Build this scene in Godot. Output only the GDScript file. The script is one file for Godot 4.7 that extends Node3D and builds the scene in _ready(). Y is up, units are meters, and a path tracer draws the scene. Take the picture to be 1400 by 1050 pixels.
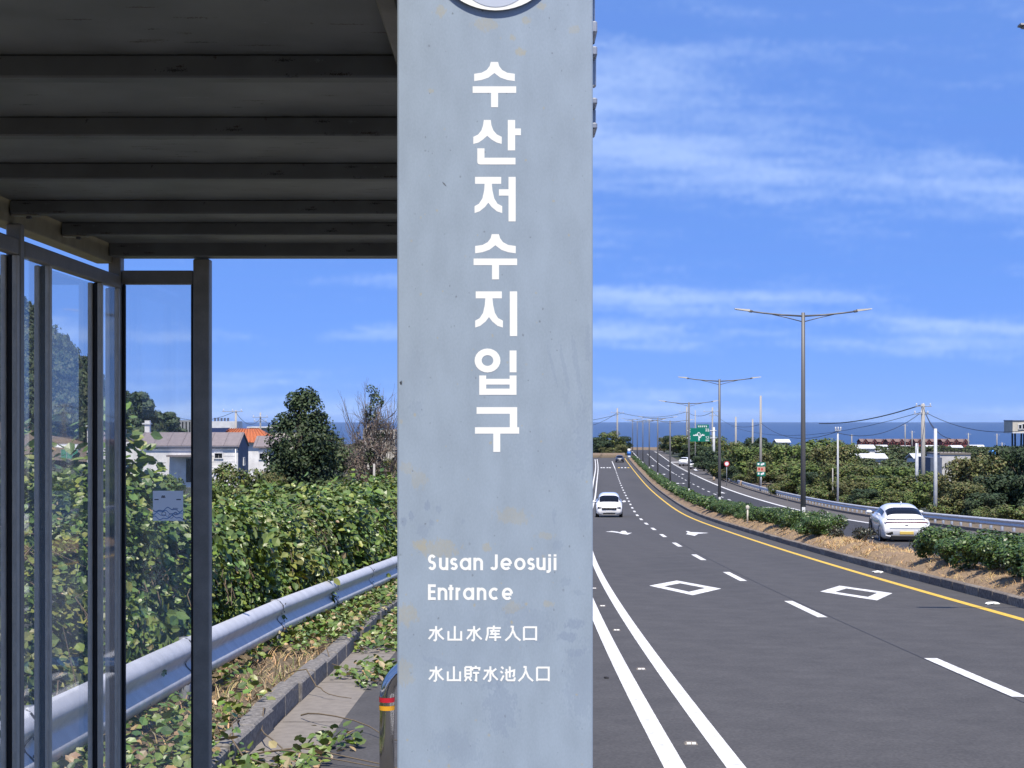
extends Node3D
# A road to the sea seen from a bus shelter: bus stop pillar, dual carriageway with planted median, coast beyond.
# d = metres ahead of the camera (-z), off = metres right of the kerbside lane line of the near carriageway.

const F := 2102.0
const EYE := 2.32

var rng := RandomNumberGenerator.new()
var names := {}
var M := {}
var noise := FastNoiseLite.new()

# ---------------------------------------------------------------- curves
const HD := [0.0, 25.0, 50.0, 75.0, 106.0, 147.0, 193.0, 246.0, 310.0, 360.0, 400.0, 440.0, 520.0, 700.0, 1000.0, 1500.0, 2500.0, 2900.0]
const HV := [2.32, 3.38, 4.44, 5.49, 6.74, 7.95, 8.85, 9.45, 9.9, 9.75, 9.25, 9.1, 10.6, 14.0, 20.5, 32.0, 56.0, 66.0]
const CD := [-40.0, 0.0, 15.0, 30.0, 45.0, 75.0, 106.0, 147.0, 192.0, 252.0, 309.0, 363.0, 420.0, 520.0, 900.0]
const CV := [2.1, 1.84, 1.84, 2.03, 2.42, 3.7, 5.35, 7.85, 10.5, 14.0, 17.3, 20.1, 22.6, 26.0, 36.0]
var hm := []
var cm := []

func spline_moments(x: Array, y: Array) -> Array:
	var n := x.size()
	var cp := []
	var dp := []
	cp.resize(n); dp.resize(n); cp.fill(0.0); dp.fill(0.0)
	for i in range(1, n - 1):
		var a: float = x[i] - x[i - 1]
		var c: float = x[i + 1] - x[i]
		var b: float = 2.0 * (a + c)
		var r: float = 6.0 * ((y[i + 1] - y[i]) / c - (y[i] - y[i - 1]) / a)
		var w: float = b - a * cp[i - 1]
		cp[i] = c / w
		dp[i] = (r - a * dp[i - 1]) / w
	var m := []
	m.resize(n); m.fill(0.0)
	for i in range(n - 2, 0, -1):
		m[i] = dp[i] - cp[i] * m[i + 1]
	return m

func spline(x: Array, y: Array, m: Array, t: float) -> float:
	var n := x.size()
	if t < x[0]:
		return y[0] + (t - x[0]) * (y[1] - y[0]) / (x[1] - x[0])
	var i := 0
	while i < n - 2 and t > x[i + 1]:
		i += 1
	var h: float = x[i + 1] - x[i]
	var a: float = (x[i + 1] - t) / h
	var c: float = (t - x[i]) / h
	return a * y[i] + c * y[i + 1] + ((a * a * a - a) * m[i] + (c * c * c - c) * m[i + 1]) * h * h / 6.0

func ry(d: float) -> float:          # height of the road surface
	if d < 0.0:
		return -d * 0.0425
	return EYE - spline(HD, HV, hm, d)

func cx(d: float) -> float:
	return spline(CD, CV, cm, d)

func rp(off: float, d: float, up := 0.0) -> Vector3:
	return Vector3(cx(d) + off, ry(d) + up, -d)

func at(x: float, y: float, d: float) -> Vector3:   # where the line of sight meets distance d
	return Vector3((x - 700.0) / F * d, EYE - (y - 572.0) / F * d, -d)

func sstep(a: float, b: float, t: float) -> float:
	var u := clampf((t - a) / (b - a), 0.0, 1.0)
	return u * u * (3.0 - 2.0 * u)

func ground(x: float, d: float) -> float:
	var off := x - cx(clampf(d, -60, 900))
	var g := ry(d)
	if off < -5.5:
		g += -0.12 + 0.22 * sstep(-5.5, -7.5, off)
		g += 1.4 * sstep(-8.0, -30.0, off) * sstep(50.0, 130.0, d)
	elif off > 21.0:
		g += -0.12 + 0.17 * sstep(21.0, 23.0, off)
		g -= 1.0 * sstep(26.0, 60.0, off)
	else:
		g -= 0.12
	var hill := 46.0 * sstep(-86.0, -150.0, x * 400.0 / maxf(d, 200.0)) * exp(-pow((d - 430.0) / 120.0, 2))
	g += hill
	if absf(off) > 40.0:
		g += noise.get_noise_2d(x * 0.6, d * 0.6) * 0.8
	return g

# ---------------------------------------------------------------- naming
func numbered(called: String) -> String:
	if not names.has(called):
		names[called] = 0
		return called
	names[called] += 1
	return "%s_%03d" % [called, names[called]]

func tag(o: Node, label: String, category: String, group := "") -> Node:
	o.set_meta("label", label)
	o.set_meta("category", category)
	if group != "":
		o.set_meta("group", group)
	return o

func thing(called: String, label: String, category: String, where := Vector3.ZERO, turn := 0.0, group := "") -> Node3D:
	var o := Node3D.new()
	o.name = numbered(called)
	add_child(o)
	o.position = where
	o.rotation.y = turn
	tag(o, label, category, group)
	return o

func obj(called: String, mesh: Mesh, m: Material, parent: Node = null) -> MeshInstance3D:
	var o := MeshInstance3D.new()
	o.mesh = mesh
	if m:
		o.material_override = m
	if parent == null:
		o.name = numbered(called)
		add_child(o)
	else:
		o.name = called
		parent.add_child(o, true)
	return o

func struct(called: String, mesh: Mesh, m: Material) -> MeshInstance3D:
	var o := obj(called, mesh, m)
	o.set_meta("kind", "structure")
	return o

func copy(o: Node3D, where: Vector3, turn: float, size := Vector3.ONE, label := "") -> Node3D:
	var c: Node3D = o.duplicate()
	var base: String = o.get_meta("called") if o.has_meta("called") else String(o.name)
	c.name = numbered(base)
	add_child(c)
	c.position = where
	c.rotation.y = turn
	c.scale = size
	if label != "":
		c.set_meta("label", label)
	return c

# ---------------------------------------------------------------- shapes
func mk() -> SurfaceTool:
	var st := SurfaceTool.new()
	st.begin(Mesh.PRIMITIVE_TRIANGLES)
	st.set_smooth_group(-1)
	return st

func done(st: SurfaceTool) -> ArrayMesh:
	st.generate_normals()
	return st.commit()

func quad(st: SurfaceTool, a: Vector3, b: Vector3, c: Vector3, e: Vector3) -> void:
	st.add_vertex(a); st.add_vertex(b); st.add_vertex(c)
	st.add_vertex(a); st.add_vertex(c); st.add_vertex(e)

func tri(st: SurfaceTool, a: Vector3, b: Vector3, c: Vector3) -> void:
	st.add_vertex(a); st.add_vertex(b); st.add_vertex(c)

func hexa(st: SurfaceTool, p: Array) -> void:   # p: 4 bottom, 4 top, both anticlockwise from above
	quad(st, p[0], p[4], p[5], p[1]); quad(st, p[1], p[5], p[6], p[2])
	quad(st, p[2], p[6], p[7], p[3]); quad(st, p[3], p[7], p[4], p[0])
	quad(st, p[4], p[7], p[6], p[5]); quad(st, p[0], p[1], p[2], p[3])

func bx(st: SurfaceTool, c: Vector3, s: Vector3, b := Basis.IDENTITY) -> void:
	var h := s * 0.5
	var p := []
	for y in [-1, 1]:
		for q in [[-1, 1], [1, 1], [1, -1], [-1, -1]]:
			p.append(c + b * Vector3(h.x * q[0], h.y * y, h.z * q[1]))
	hexa(st, p)

func bev(st: SurfaceTool, c: Vector3, s: Vector3, r: float, b := Basis.IDENTITY) -> void:  # box with chamfered edges
	var h := s * 0.5
	var rings := [[-h.y, r], [-h.y + r, 0.0], [h.y - r, 0.0], [h.y, r]]
	var prev := []
	for k in 4:
		var i: float = rings[k][1]
		var ax := h.x - i
		var az := h.z - i
		var e := r
		var ring := []
		for q in [[-ax + e, az], [ax - e, az], [ax, az - e], [ax, -az + e], [ax - e, -az], [-ax + e, -az], [-ax, -az + e], [-ax, az - e]]:
			ring.append(c + b * Vector3(q[0], rings[k][0], q[1]))
		if k > 0:
			for j in 8:
				var n := (j + 1) % 8
				quad(st, prev[j], ring[j], ring[n], prev[n])
		if k == 0 or k == 3:
			var mid := Vector3.ZERO
			for v in ring:
				mid += v / 8.0
			for j in 8:
				if k == 3:
					tri(st, mid, ring[(j + 1) % 8], ring[j])
				else:
					tri(st, mid, ring[j], ring[(j + 1) % 8])
		prev = ring

func tube(st: SurfaceTool, pts: Array, r0: float, r1 := -1.0, sides := 8, caps := true) -> void:
	if r1 < 0.0:
		r1 = r0
	var n := pts.size()
	var prev := []
	var up := Vector3.UP
	for i in n:
		var dir: Vector3 = (pts[min(i + 1, n - 1)] - pts[max(i - 1, 0)]).normalized()
		if absf(dir.dot(up)) > 0.95:
			up = Vector3.RIGHT if absf(dir.x) < 0.7 else Vector3.BACK
		var u := dir.cross(up).normalized()
		var v := u.cross(dir).normalized()
		up = v
		var r := lerpf(r0, r1, float(i) / maxf(1.0, n - 1))
		var ring := []
		for j in sides:
			var a := TAU * j / sides
			ring.append(pts[i] + (u * cos(a) + v * sin(a)) * r)
		if i > 0:
			for j in sides:
				var k := (j + 1) % sides
				quad(st, prev[j], prev[k], ring[k], ring[j])
		if caps and (i == 0 or i == n - 1):
			for j in sides:
				if i == 0:
					tri(st, pts[i], ring[(j + 1) % sides], ring[j])
				else:
					tri(st, pts[i], ring[j], ring[(j + 1) % sides])
		prev = ring

func smooth(st: SurfaceTool) -> SurfaceTool:
	st.set_smooth_group(1)
	return st

func lathe(st: SurfaceTool, prof: Array, c: Vector3, b := Basis.IDENTITY, sides := 20) -> void:  # prof of Vector2(radius, height)
	for i in prof.size() - 1:
		for j in sides:
			var a0 := TAU * j / sides
			var a1 := TAU * (j + 1) / sides
			var q := []
			for e in [[prof[i], a0], [prof[i], a1], [prof[i + 1], a1], [prof[i + 1], a0]]:
				q.append(c + b * Vector3(e[0].x * cos(e[1]), e[0].y, e[0].x * sin(e[1])))
			quad(st, q[0], q[1], q[2], q[3])

func strip(off0, off1, d0: float, d1: float, step: float, up: float, na := 1, tint := 0.0, seed_ := 0.0) -> ArrayMesh:
	# a sheet along the road; off0 / off1 are numbers or callables of d; tint > 0 writes patchy vertex colours
	var st := SurfaceTool.new()
	st.begin(Mesh.PRIMITIVE_TRIANGLES)
	st.set_smooth_group(1)
	var rows := []
	var n := int(ceil((d1 - d0) / step))
	for i in n + 1:
		var d := d0 + (d1 - d0) * i / n
		var a: float = off0.call(d) if off0 is Callable else off0
		var b: float = off1.call(d) if off1 is Callable else off1
		var row := []
		for j in na + 1:
			row.append(rp(lerpf(a, b, float(j) / na), d, up))
		rows.append(row)
	for i in n:
		for j in na:
			var q := [rows[i][j], rows[i + 1][j], rows[i + 1][j + 1], rows[i][j], rows[i + 1][j + 1], rows[i][j + 1]]
			for v in q:
				if tint > 0.0:
					var f: float = 1.0 + tint * (noise.get_noise_2d(v.x * 6.0 + seed_, v.z * 0.9) + 0.6 * noise.get_noise_2d(v.x * 22.0 + seed_, v.z * 13.0) + 0.7 * noise.get_noise_2d((v.x - cx(-v.z)) * 16.0 + seed_, v.z * 0.16))
					st.set_color(Color(f, f, f))
				st.add_vertex(v)
	return done(st)

func ground_poly(pts: Array, up: float) -> ArrayMesh:   # pts of [d, off]
	var p := PackedVector2Array()
	for q in pts:
		p.append(Vector2(q[1], q[0]))
	var st := mk()
	var ix := Geometry2D.triangulate_polygon(p)
	for i in ix:
		st.add_vertex(rp(p[i].x, p[i].y, up))
	return done(st)

func blob(st: SurfaceTool, c: Vector3, s: Vector3, rough: float, seed_: int, n := 8) -> void:  # an uneven stone
	var g := FastNoiseLite.new()
	g.seed = seed_
	g.frequency = 0.9
	var pt := func(i: int, j: int) -> Vector3:
		var th := PI * i / n
		var ph := TAU * j / (n * 2)
		var v := Vector3(sin(th) * cos(ph), cos(th), sin(th) * sin(ph))
		return c + v * s * (1.0 + rough * g.get_noise_3dv(v * 1.5))
	for i in n:
		for j in n * 2:
			var k := (j + 1) % (n * 2)
			quad(st, pt.call(i, j), pt.call(i, k), pt.call(i + 1, k), pt.call(i + 1, j))

# ---------------------------------------------------------------- materials
func lin(r: float, g: float, b: float) -> Color:
	return Color(r, g, b).linear_to_srgb()

func mat(key: String, c: Color, rough: float, metal := 0.0) -> StandardMaterial3D:
	var m := StandardMaterial3D.new()
	m.resource_name = key
	m.albedo_color = c
	m.roughness = rough
	m.metallic = metal
	M[key] = m
	return m

func speckle(size: int, fine: float, coarse: float, base: float, seed_: int, freq := 0.02) -> ImageTexture:
	# grain around a grey level that multiplies the albedo
	var a := FastNoiseLite.new()
	a.seed = seed_; a.frequency = 0.35; a.noise_type = FastNoiseLite.TYPE_VALUE
	var b := FastNoiseLite.new()
	b.seed = seed_ + 7; b.frequency = freq; b.fractal_octaves = 4
	var ia := a.get_seamless_image(size, size, false, false, 0.1, false)
	var ib := b.get_seamless_image(size, size, false, false, 0.15, false)
	var data := PackedByteArray()
	data.resize(size * size * 3)
	var da := ia.get_data()
	var db := ib.get_data()
	for i in size * size:
		var v := base + fine * (da[i] / 255.0 - 0.5) + coarse * (db[i] / 255.0 - 0.5)
		var q := int(clampf(v, 0.0, 1.0) * 255.0)
		data[i * 3] = q; data[i * 3 + 1] = q; data[i * 3 + 2] = q
	var im := Image.create_from_data(size, size, false, Image.FORMAT_RGB8, data)
	return ImageTexture.create_from_image(im)

func grain(m: StandardMaterial3D, tex: Texture2D, scale: float, bump := 0.0) -> StandardMaterial3D:
	m.albedo_texture = tex
	m.uv1_triplanar = true
	m.uv1_world_triplanar = true
	m.uv1_scale = Vector3.ONE * scale
	if bump > 0.0:
		m.heightmap_enabled = true
		m.heightmap_texture = tex
		m.heightmap_scale = bump
	return m

func make_materials() -> void:
	var sp := speckle(512, 0.34, 0.16, 0.86, 11, 0.008)
	var sp2 := speckle(512, 0.10, 0.18, 0.92, 23, 0.012)
	var sp3 := speckle(512, 0.3, 0.5, 0.75, 41, 0.03)
	grain(mat("asphalt", lin(0.081, 0.077, 0.0755), 0.9), sp, 0.3, 0.25).vertex_color_use_as_albedo = true
	grain(mat("asphalt_new", lin(0.046, 0.045, 0.048), 0.9), sp, 0.27, 0.2).vertex_color_use_as_albedo = true
	grain(mat("asphalt_old", lin(0.125, 0.113, 0.104), 0.92), sp, 0.3, 0.3).vertex_color_use_as_albedo = true
	grain(mat("paint_white", lin(0.78, 0.78, 0.77), 0.75), speckle(512, 0.16, 0.34, 0.88, 5, 0.02), 0.7)
	grain(mat("paint_yellow", lin(0.72, 0.47, 0.06), 0.7), speckle(512, 0.1, 0.2, 0.92, 6, 0.03), 0.7)
	grain(mat("kerb_stone", lin(0.30, 0.28, 0.26), 0.92), sp3, 0.9, 0.3)
	grain(mat("kerb_dark", lin(0.27, 0.23, 0.20), 0.92), sp3, 0.7, 0.3)
	grain(mat("kerb_dark_light", lin(0.36, 0.315, 0.27), 0.92), sp3, 0.6, 0.3)
	grain(mat("concrete", lin(0.225, 0.20, 0.172), 0.9), sp2, 0.9, 0.05)
	grain(mat("concrete_wall", lin(0.62, 0.61, 0.60), 0.9), sp2, 0.15)
	grain(mat("soil", lin(0.42, 0.29, 0.17), 0.95), sp3, 0.8, 0.6)
	grain(mat("verge", lin(0.20, 0.15, 0.09), 0.95), sp3, 0.6, 0.6)
	grain(mat("field", lin(0.26, 0.20, 0.13), 0.95), sp3, 0.12)
	grain(mat("land", lin(0.075, 0.08, 0.038), 0.95), sp3, 0.07).vertex_color_use_as_albedo = true
	grain(mat("galvanised", lin(0.50, 0.53, 0.58), 0.42, 0.55), sp2, 0.8)
	grain(mat("galvanised_rail", lin(0.60, 0.61, 0.64), 0.5, 0.2), sp2, 0.6)
	mat("bolt_steel", lin(0.12, 0.12, 0.13), 0.5, 0.7)
	mat("seam", lin(0.03, 0.03, 0.035), 0.8)
	mat("lamp_metal", lin(0.12, 0.118, 0.118), 0.5, 0.2)
	mat("lamp_head", lin(0.16, 0.16, 0.165), 0.5, 0.3)
	mat("stainless", lin(0.55, 0.54, 0.52), 0.12, 1.0)
	mat("band_red", lin(0.5, 0.015, 0.03), 0.4)
	mat("band_yellow", lin(0.75, 0.36, 0.02), 0.4)
	grain(mat("shelter_steel", lin(0.24, 0.225, 0.185), 0.55, 0.05), sp2, 0.9)
	grain(mat("shelter_frame", lin(0.52, 0.48, 0.38), 0.5, 0.05), sp2, 1.2)
	grain(mat("shelter_post", lin(0.26, 0.245, 0.20), 0.5, 0.05), sp2, 1.2)
	mat("gasket", lin(0.012, 0.012, 0.012), 0.8)
	grain(mat("edge_olive", lin(0.30, 0.275, 0.185), 0.7), sp2, 1.3)
	var gl := mat("glass", Color(0.78, 0.86, 0.88, 0.15), 0.03)
	gl.transparency = BaseMaterial3D.TRANSPARENCY_ALPHA
	var cg := mat("car_glass", lin(0.008, 0.010, 0.016), 0.06)
	cg.metallic_specular = 0.25
	var cw := mat("car_white", lin(0.80, 0.80, 0.80), 0.3)
	cw.clearcoat_enabled = true; cw.clearcoat_roughness = 0.05
	var cb := mat("car_navy", lin(0.01, 0.014, 0.035), 0.25)
	cb.clearcoat_enabled = true
	mat("lens_dark", lin(0.05, 0.055, 0.065), 0.15)
	mat("tyre", lin(0.015, 0.015, 0.015), 0.9)
	mat("rim", lin(0.25, 0.25, 0.26), 0.35, 0.8)
	mat("trim", lin(0.012, 0.012, 0.013), 0.5)
	mat("chrome", lin(0.6, 0.6, 0.62), 0.2, 1.0)
	mat("lens_clear", lin(0.25, 0.27, 0.30), 0.1)
	mat("lens_red", lin(0.30, 0.01, 0.012), 0.15)
	mat("plate_white", lin(0.75, 0.75, 0.74), 0.5)
	mat("plate_yellow", lin(0.70, 0.50, 0.12), 0.5)
	mat("letter_white", lin(0.90, 0.91, 0.86), 0.5)
	mat("sign_green", lin(0.0, 0.17, 0.115), 0.4)
	mat("sign_white", lin(0.8, 0.82, 0.82), 0.4)
	mat("sign_orange", lin(0.55, 0.33, 0.24), 0.5)
	mat("sign_red", lin(0.5, 0.02, 0.03), 0.4)
	mat("sign_blue", lin(0.03, 0.15, 0.5), 0.4)
	grain(mat("pole_concrete", lin(0.42, 0.40, 0.37), 0.85), sp2, 0.5)
	grain(mat("pole_white", lin(0.62, 0.64, 0.66), 0.6), sp2, 0.4)
	mat("wire", lin(0.03, 0.03, 0.035), 0.6)
	mat("porcelain", lin(0.6, 0.6, 0.62), 0.3)
	grain(mat("wall_white", lin(0.86, 0.85, 0.84), 0.8), sp2, 0.12)
	grain(mat("slate_and_shade", lin(0.10, 0.125, 0.19), 0.7), sp2, 0.3)  # slate-blue parts, and the shade painted on the long house's end wall
	grain(mat("wall_grey", lin(0.33, 0.34, 0.35), 0.85), sp2, 0.1)
	grain(mat("wall_cream", lin(0.60, 0.56, 0.48), 0.85), sp2, 0.1)
	grain(mat("wall_red", lin(0.40, 0.105, 0.10), 0.8), sp3, 0.2)
	grain(mat("roof_mauve", lin(0.23, 0.195, 0.195), 0.6), sp2, 0.25)
	grain(mat("roof_orange", lin(0.70, 0.20, 0.07), 0.75), sp3, 0.4)
	grain(mat("roof_brown", lin(0.34, 0.22, 0.19), 0.8), sp3, 0.2)
	grain(mat("roof_white", lin(0.68, 0.70, 0.72), 0.6), sp2, 0.1)
	mat("solar", lin(0.018, 0.025, 0.06), 0.2, 0.2)
	mat("window_dark", lin(0.015, 0.018, 0.022), 0.1)
	mat("frame_white", lin(0.7, 0.7, 0.7), 0.5)
	mat("tank_blue", lin(0.03, 0.25, 0.7), 0.5)
	mat("net_green", lin(0.03, 0.22, 0.14), 0.8)
	grain(mat("stone_pale", lin(0.62, 0.48, 0.36), 0.9), sp3, 1.0, 0.4)
	grain(mat("bark", lin(0.085, 0.07, 0.055), 0.95), sp3, 2.0, 0.5)
	grain(mat("bark_dead", lin(0.27, 0.22, 0.19), 0.95), sp3, 2.0, 0.4)
	mat("stem_green", lin(0.10, 0.12, 0.04), 0.8)
	mat("stem_dry", lin(0.13, 0.10, 0.065), 0.9)
	for e in [["leaf", 0.42, 0.38], ["leaf_far", 0.7, 0.36], ["needle", 0.7, 0.12], ["straw", 0.85, 0.2]]:
		var m := mat(e[0], Color.WHITE, e[1])
		m.vertex_color_use_as_albedo = true
		m.backlight_enabled = true
		m.backlight = Color(e[2], e[2] * 1.05, e[2] * 0.5)
		m.cull_mode = BaseMaterial3D.CULL_DISABLED
	var sea := grain(mat("sea", lin(0.020, 0.056, 0.145), 0.35), sp2, 0.004)
	sea.metallic_specular = 0.35

# ---------------------------------------------------------------- foliage
func leaf_mesh(wide := 0.36) -> ArrayMesh:
	var st := mk()
	var b := Vector3.ZERO
	var m := Vector3(0, -0.07, 0.5)
	var t := Vector3(0, -0.06, 1)
	for s in [-1.0, 1.0]:
		var l1 := Vector3(s * wide, 0.04, 0.28)
		var l2 := Vector3(s * wide * 0.86, 0.02, 0.66)
		tri(st, b, l1, m); tri(st, l1, l2, m); tri(st, l2, t, m)
	return done(st)

func blade_mesh() -> ArrayMesh:
	var st := mk()
	var a := Vector3(-0.03, 0, 0)
	var b := Vector3(0.03, 0, 0)
	var c := Vector3(0.02, 0.6, 0.12)
	var e := Vector3(-0.02, 0.6, 0.12)
	quad(st, a, e, c, b)
	tri(st, e, Vector3(0, 1.0, 0.42), c)
	return done(st)

func multi(called: String, mesh: Mesh, m: Material, xf: Array, cols: Array, label: String, category: String, parent: Node = null) -> MultiMeshInstance3D:
	var mm := MultiMesh.new()
	mm.transform_format = MultiMesh.TRANSFORM_3D
	mm.use_colors = true
	mm.mesh = mesh
	mm.instance_count = xf.size()
	for i in xf.size():
		mm.set_instance_transform(i, xf[i])
		mm.set_instance_color(i, cols[i])
	var o := MultiMeshInstance3D.new()
	o.multimesh = mm
	o.material_override = m
	if parent:
		o.name = called
		parent.add_child(o, true)
	else:
		o.name = numbered(called)
		add_child(o)
		tag(o, label, category)
	o.set_meta("kind", "stuff")
	return o

func unit() -> Vector3:
	while true:
		var v := Vector3(rng.randf_range(-1, 1), rng.randf_range(-1, 1), rng.randf_range(-1, 1))
		if v.length_squared() < 1.0 and v.length_squared() > 0.01:
			return v.normalized()
	return Vector3.UP

func shade(c: Color, v := 0.35) -> Color:    # one leaf differs from the next
	var f := 1.0 + rng.randf_range(-v, v)
	return Color(c.r * f * rng.randf_range(0.85, 1.2), c.g * f, c.b * f * rng.randf_range(0.8, 1.15))

func pose(p: Vector3, n: Vector3, size: float) -> Transform3D:   # leaf lying with normal n, turned at random
	var t := n.cross(unit())
	if t.length_squared() < 0.01:
		t = n.cross(Vector3.RIGHT)
	t = t.normalized()
	var b := Basis(n.cross(t), n, t)
	return Transform3D(b.scaled(Vector3.ONE * size), p)

func crown(lobes: Array, n: int, size: float, palette: Array, up_bias := 0.4, gap := -0.12, freq := 0.9, long := 1.0, inner := 0.45) -> ArrayMesh:
	var vs := PackedVector3Array()
	var ns := PackedVector3Array()
	var cs := PackedColorArray()
	var ix := PackedInt32Array()
	var tot := 0.0
	for l in lobes:
		tot += l[1].x * l[1].y + l[1].z * l[1].y + 0.05
	var gn := FastNoiseLite.new()
	gn.seed = rng.randi_range(0, 9999)
	gn.frequency = freq
	while vs.size() < n * 4:
		var r := rng.randf() * tot
		var l: Array = lobes[0]
		for q in lobes:
			r -= q[1].x * q[1].y + q[1].z * q[1].y + 0.05
			if r <= 0.0:
				l = q
				break
		var dir := unit()
		var f := lerpf(inner, 1.04, pow(rng.randf(), 0.45))
		var p: Vector3 = l[0] + dir * l[1] * f
		if p.y < 0.03:
			continue
		if gn.get_noise_3dv(p) < gap and f > 0.5:
			continue
		var nn := (dir + unit() * 0.75 + Vector3.UP * up_bias).normalized()
		var t := nn.cross(unit()).normalized()
		var s := nn.cross(t)
		var sz := size * rng.randf_range(0.6, 1.3)
		var b := vs.size()
		vs.append(p - t * sz * 0.5 * long); vs.append(p + s * sz * 0.36 - nn * sz * 0.12)
		vs.append(p + t * sz * 0.5 * long); vs.append(p - s * sz * 0.36 - nn * sz * 0.12)
		var col := shade(palette[rng.randi() % palette.size()])
		for k in 4:
			ns.append(nn)
			cs.append(col)
		for k in [0, 1, 2, 0, 2, 3]:
			ix.append(b + k)
	var arr := []
	arr.resize(Mesh.ARRAY_MAX)
	arr[Mesh.ARRAY_VERTEX] = vs
	arr[Mesh.ARRAY_NORMAL] = ns
	arr[Mesh.ARRAY_COLOR] = cs
	arr[Mesh.ARRAY_INDEX] = ix
	var am := ArrayMesh.new()
	am.add_surface_from_arrays(Mesh.PRIMITIVE_TRIANGLES, arr)
	return am

func branchy(st: SurfaceTool, from: Vector3, dir: Vector3, len: float, r: float, depth: int, spread: float) -> void:
	var p := from
	var pts := [p]
	var d := dir.normalized()
	for k in 3:
		d = (d + unit() * 0.16 + Vector3.UP * 0.05).normalized()
		p += d * len / 3.0
		pts.append(p)
	tube(st, pts, r, r * 0.62, 5 if depth > 1 else 4, false)
	if depth <= 0:
		return
	for k in (3 if depth > 1 else 4):
		var q: Vector3 = pts[1 + k % 3]
		branchy(st, q if k < 2 else p, (d + unit() * spread).normalized(), len * rng.randf_range(0.55, 0.8), r * 0.55, depth - 1, spread)

func trunk_mesh(h: float, r: float, lobes: Array) -> ArrayMesh:
	var st := smooth(mk())
	var top := Vector3(rng.randf_range(-0.1, 0.1) * h, h, rng.randf_range(-0.1, 0.1) * h)
	tube(st, [Vector3(0, -0.35, 0), Vector3(0.03 * h, h * 0.35, 0.02), top * 0.7, top], r * 1.15, r * 0.45, 8)
	for l in lobes:
		var s: Vector3 = top * clampf(l[0].y / maxf(h, 0.1) - 0.35, 0.1, 0.9)
		tube(st, [s, s.lerp(l[0], 0.55) + Vector3(0, 0.1, 0), l[0]], r * 0.5, r * 0.15, 5, false)
	return done(st)

func tree_proto(called: String, label: String, lobes: Array, trunk_h: float, r: float, n: int, size: float, palette: Array, leafmat := "leaf_far", group := "", category := "tree", up_bias := 0.4, gap := -0.12, freq := 0.9, long := 1.0) -> Node3D:
	var t := thing(called, label, category, Vector3(0, 0, 0), 0.0, group)
	t.set_meta("called", called)
	obj("trunk", trunk_mesh(trunk_h, r, lobes), M["bark"], t)
	obj("crown", crown(lobes, n, size, palette, up_bias, gap, freq, long), M[leafmat], t)
	return t

func lobes_round(w: float, h: float, base: float, n: int) -> Array:
	var out := [[Vector3(0, base + (h - base) * 0.5, 0), Vector3(w * 0.33, (h - base) * 0.40, w * 0.33)]]
	for k in n:
		var a := TAU * k / n + rng.randf_range(-0.4, 0.4)
		var y := base + (h - base) * rng.randf_range(0.2, 0.85)
		var rr := w * 0.5 * sqrt(maxf(0.05, 1.0 - pow((y - base) / (h - base) * 1.7 - 0.75, 2))) * rng.randf_range(0.5, 0.72)
		var s := w * rng.randf_range(0.13, 0.21)
		out.append([Vector3(cos(a) * rr, y, sin(a) * rr), Vector3(s, s * rng.randf_range(0.6, 0.85), s)])
	return out

# ---------------------------------------------------------------- the setting
func build_sky() -> Sky:
	var w := 3072
	var h := 1536
	var im := Image.create(w, h, false, Image.FORMAT_RGB8)
	var cn := FastNoiseLite.new()
	cn.seed = 31; cn.frequency = 1.0; cn.fractal_octaves = 7; cn.fractal_gain = 0.58
	cn.domain_warp_enabled = true; cn.domain_warp_amplitude = 0.5; cn.domain_warp_frequency = 1.1
	var c2 := FastNoiseLite.new()
	c2.seed = 77; c2.frequency = 0.9; c2.fractal_octaves = 4
	var data := PackedByteArray()
	data.resize(w * h * 3)
	for j in h:
		var el := (0.5 - (j + 0.5) / h) * PI
		var se := maxf(0.0, sin(el))
		# clear air: paler towards the horizon, deeper blue overhead
		var t := pow(1.0 - se, 7.0)
		var t2 := pow(1.0 - se, 30.0)
		var base := Vector3(0.105, 0.215, 0.56).lerp(Vector3(0.132, 0.30, 0.80), t).lerp(Vector3(0.22, 0.36, 0.72), t2)
		for i in w:
			var c := base
			if el > -0.02:
				var az := (float(i) + 0.5) / w * TAU - PI
				var v := Vector3(sin(az) * cos(el), sin(el), -cos(az) * cos(el))
				# thin cirrus on a high flat layer, stretched sideways
				var q := Vector2(v.x, v.z) / (v.y + 0.16)
				var n1 := cn.get_noise_3d(q.x * 0.7, q.y * 1.9, 3.0)
				var n2 := c2.get_noise_3d(q.x * 0.5, q.y * 0.8, 9.0)
				var n3 := cn.get_noise_3d(q.x * 2.6 + q.y * 0.9, q.y * 5.2, 20.0)
				var k := sstep(-0.16, 0.75, n1 * 0.8 + n2 * 0.75 + n3 * 0.35)
				c = c.lerp(Vector3(0.44, 0.57, 0.84), k * 0.56)
			var o := (j * w + i) * 3
			var s := Color(c.x, c.y, c.z).linear_to_srgb()
			data[o] = int(clampf(s.r, 0, 1) * 255.0)
			data[o + 1] = int(clampf(s.g, 0, 1) * 255.0)
			data[o + 2] = int(clampf(s.b, 0, 1) * 255.0)
	im = Image.create_from_data(w, h, false, Image.FORMAT_RGB8, data)
	var pm := PanoramaSkyMaterial.new()
	pm.panorama = ImageTexture.create_from_image(im)
	var sky := Sky.new()
	sky.sky_material = pm
	return sky

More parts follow.
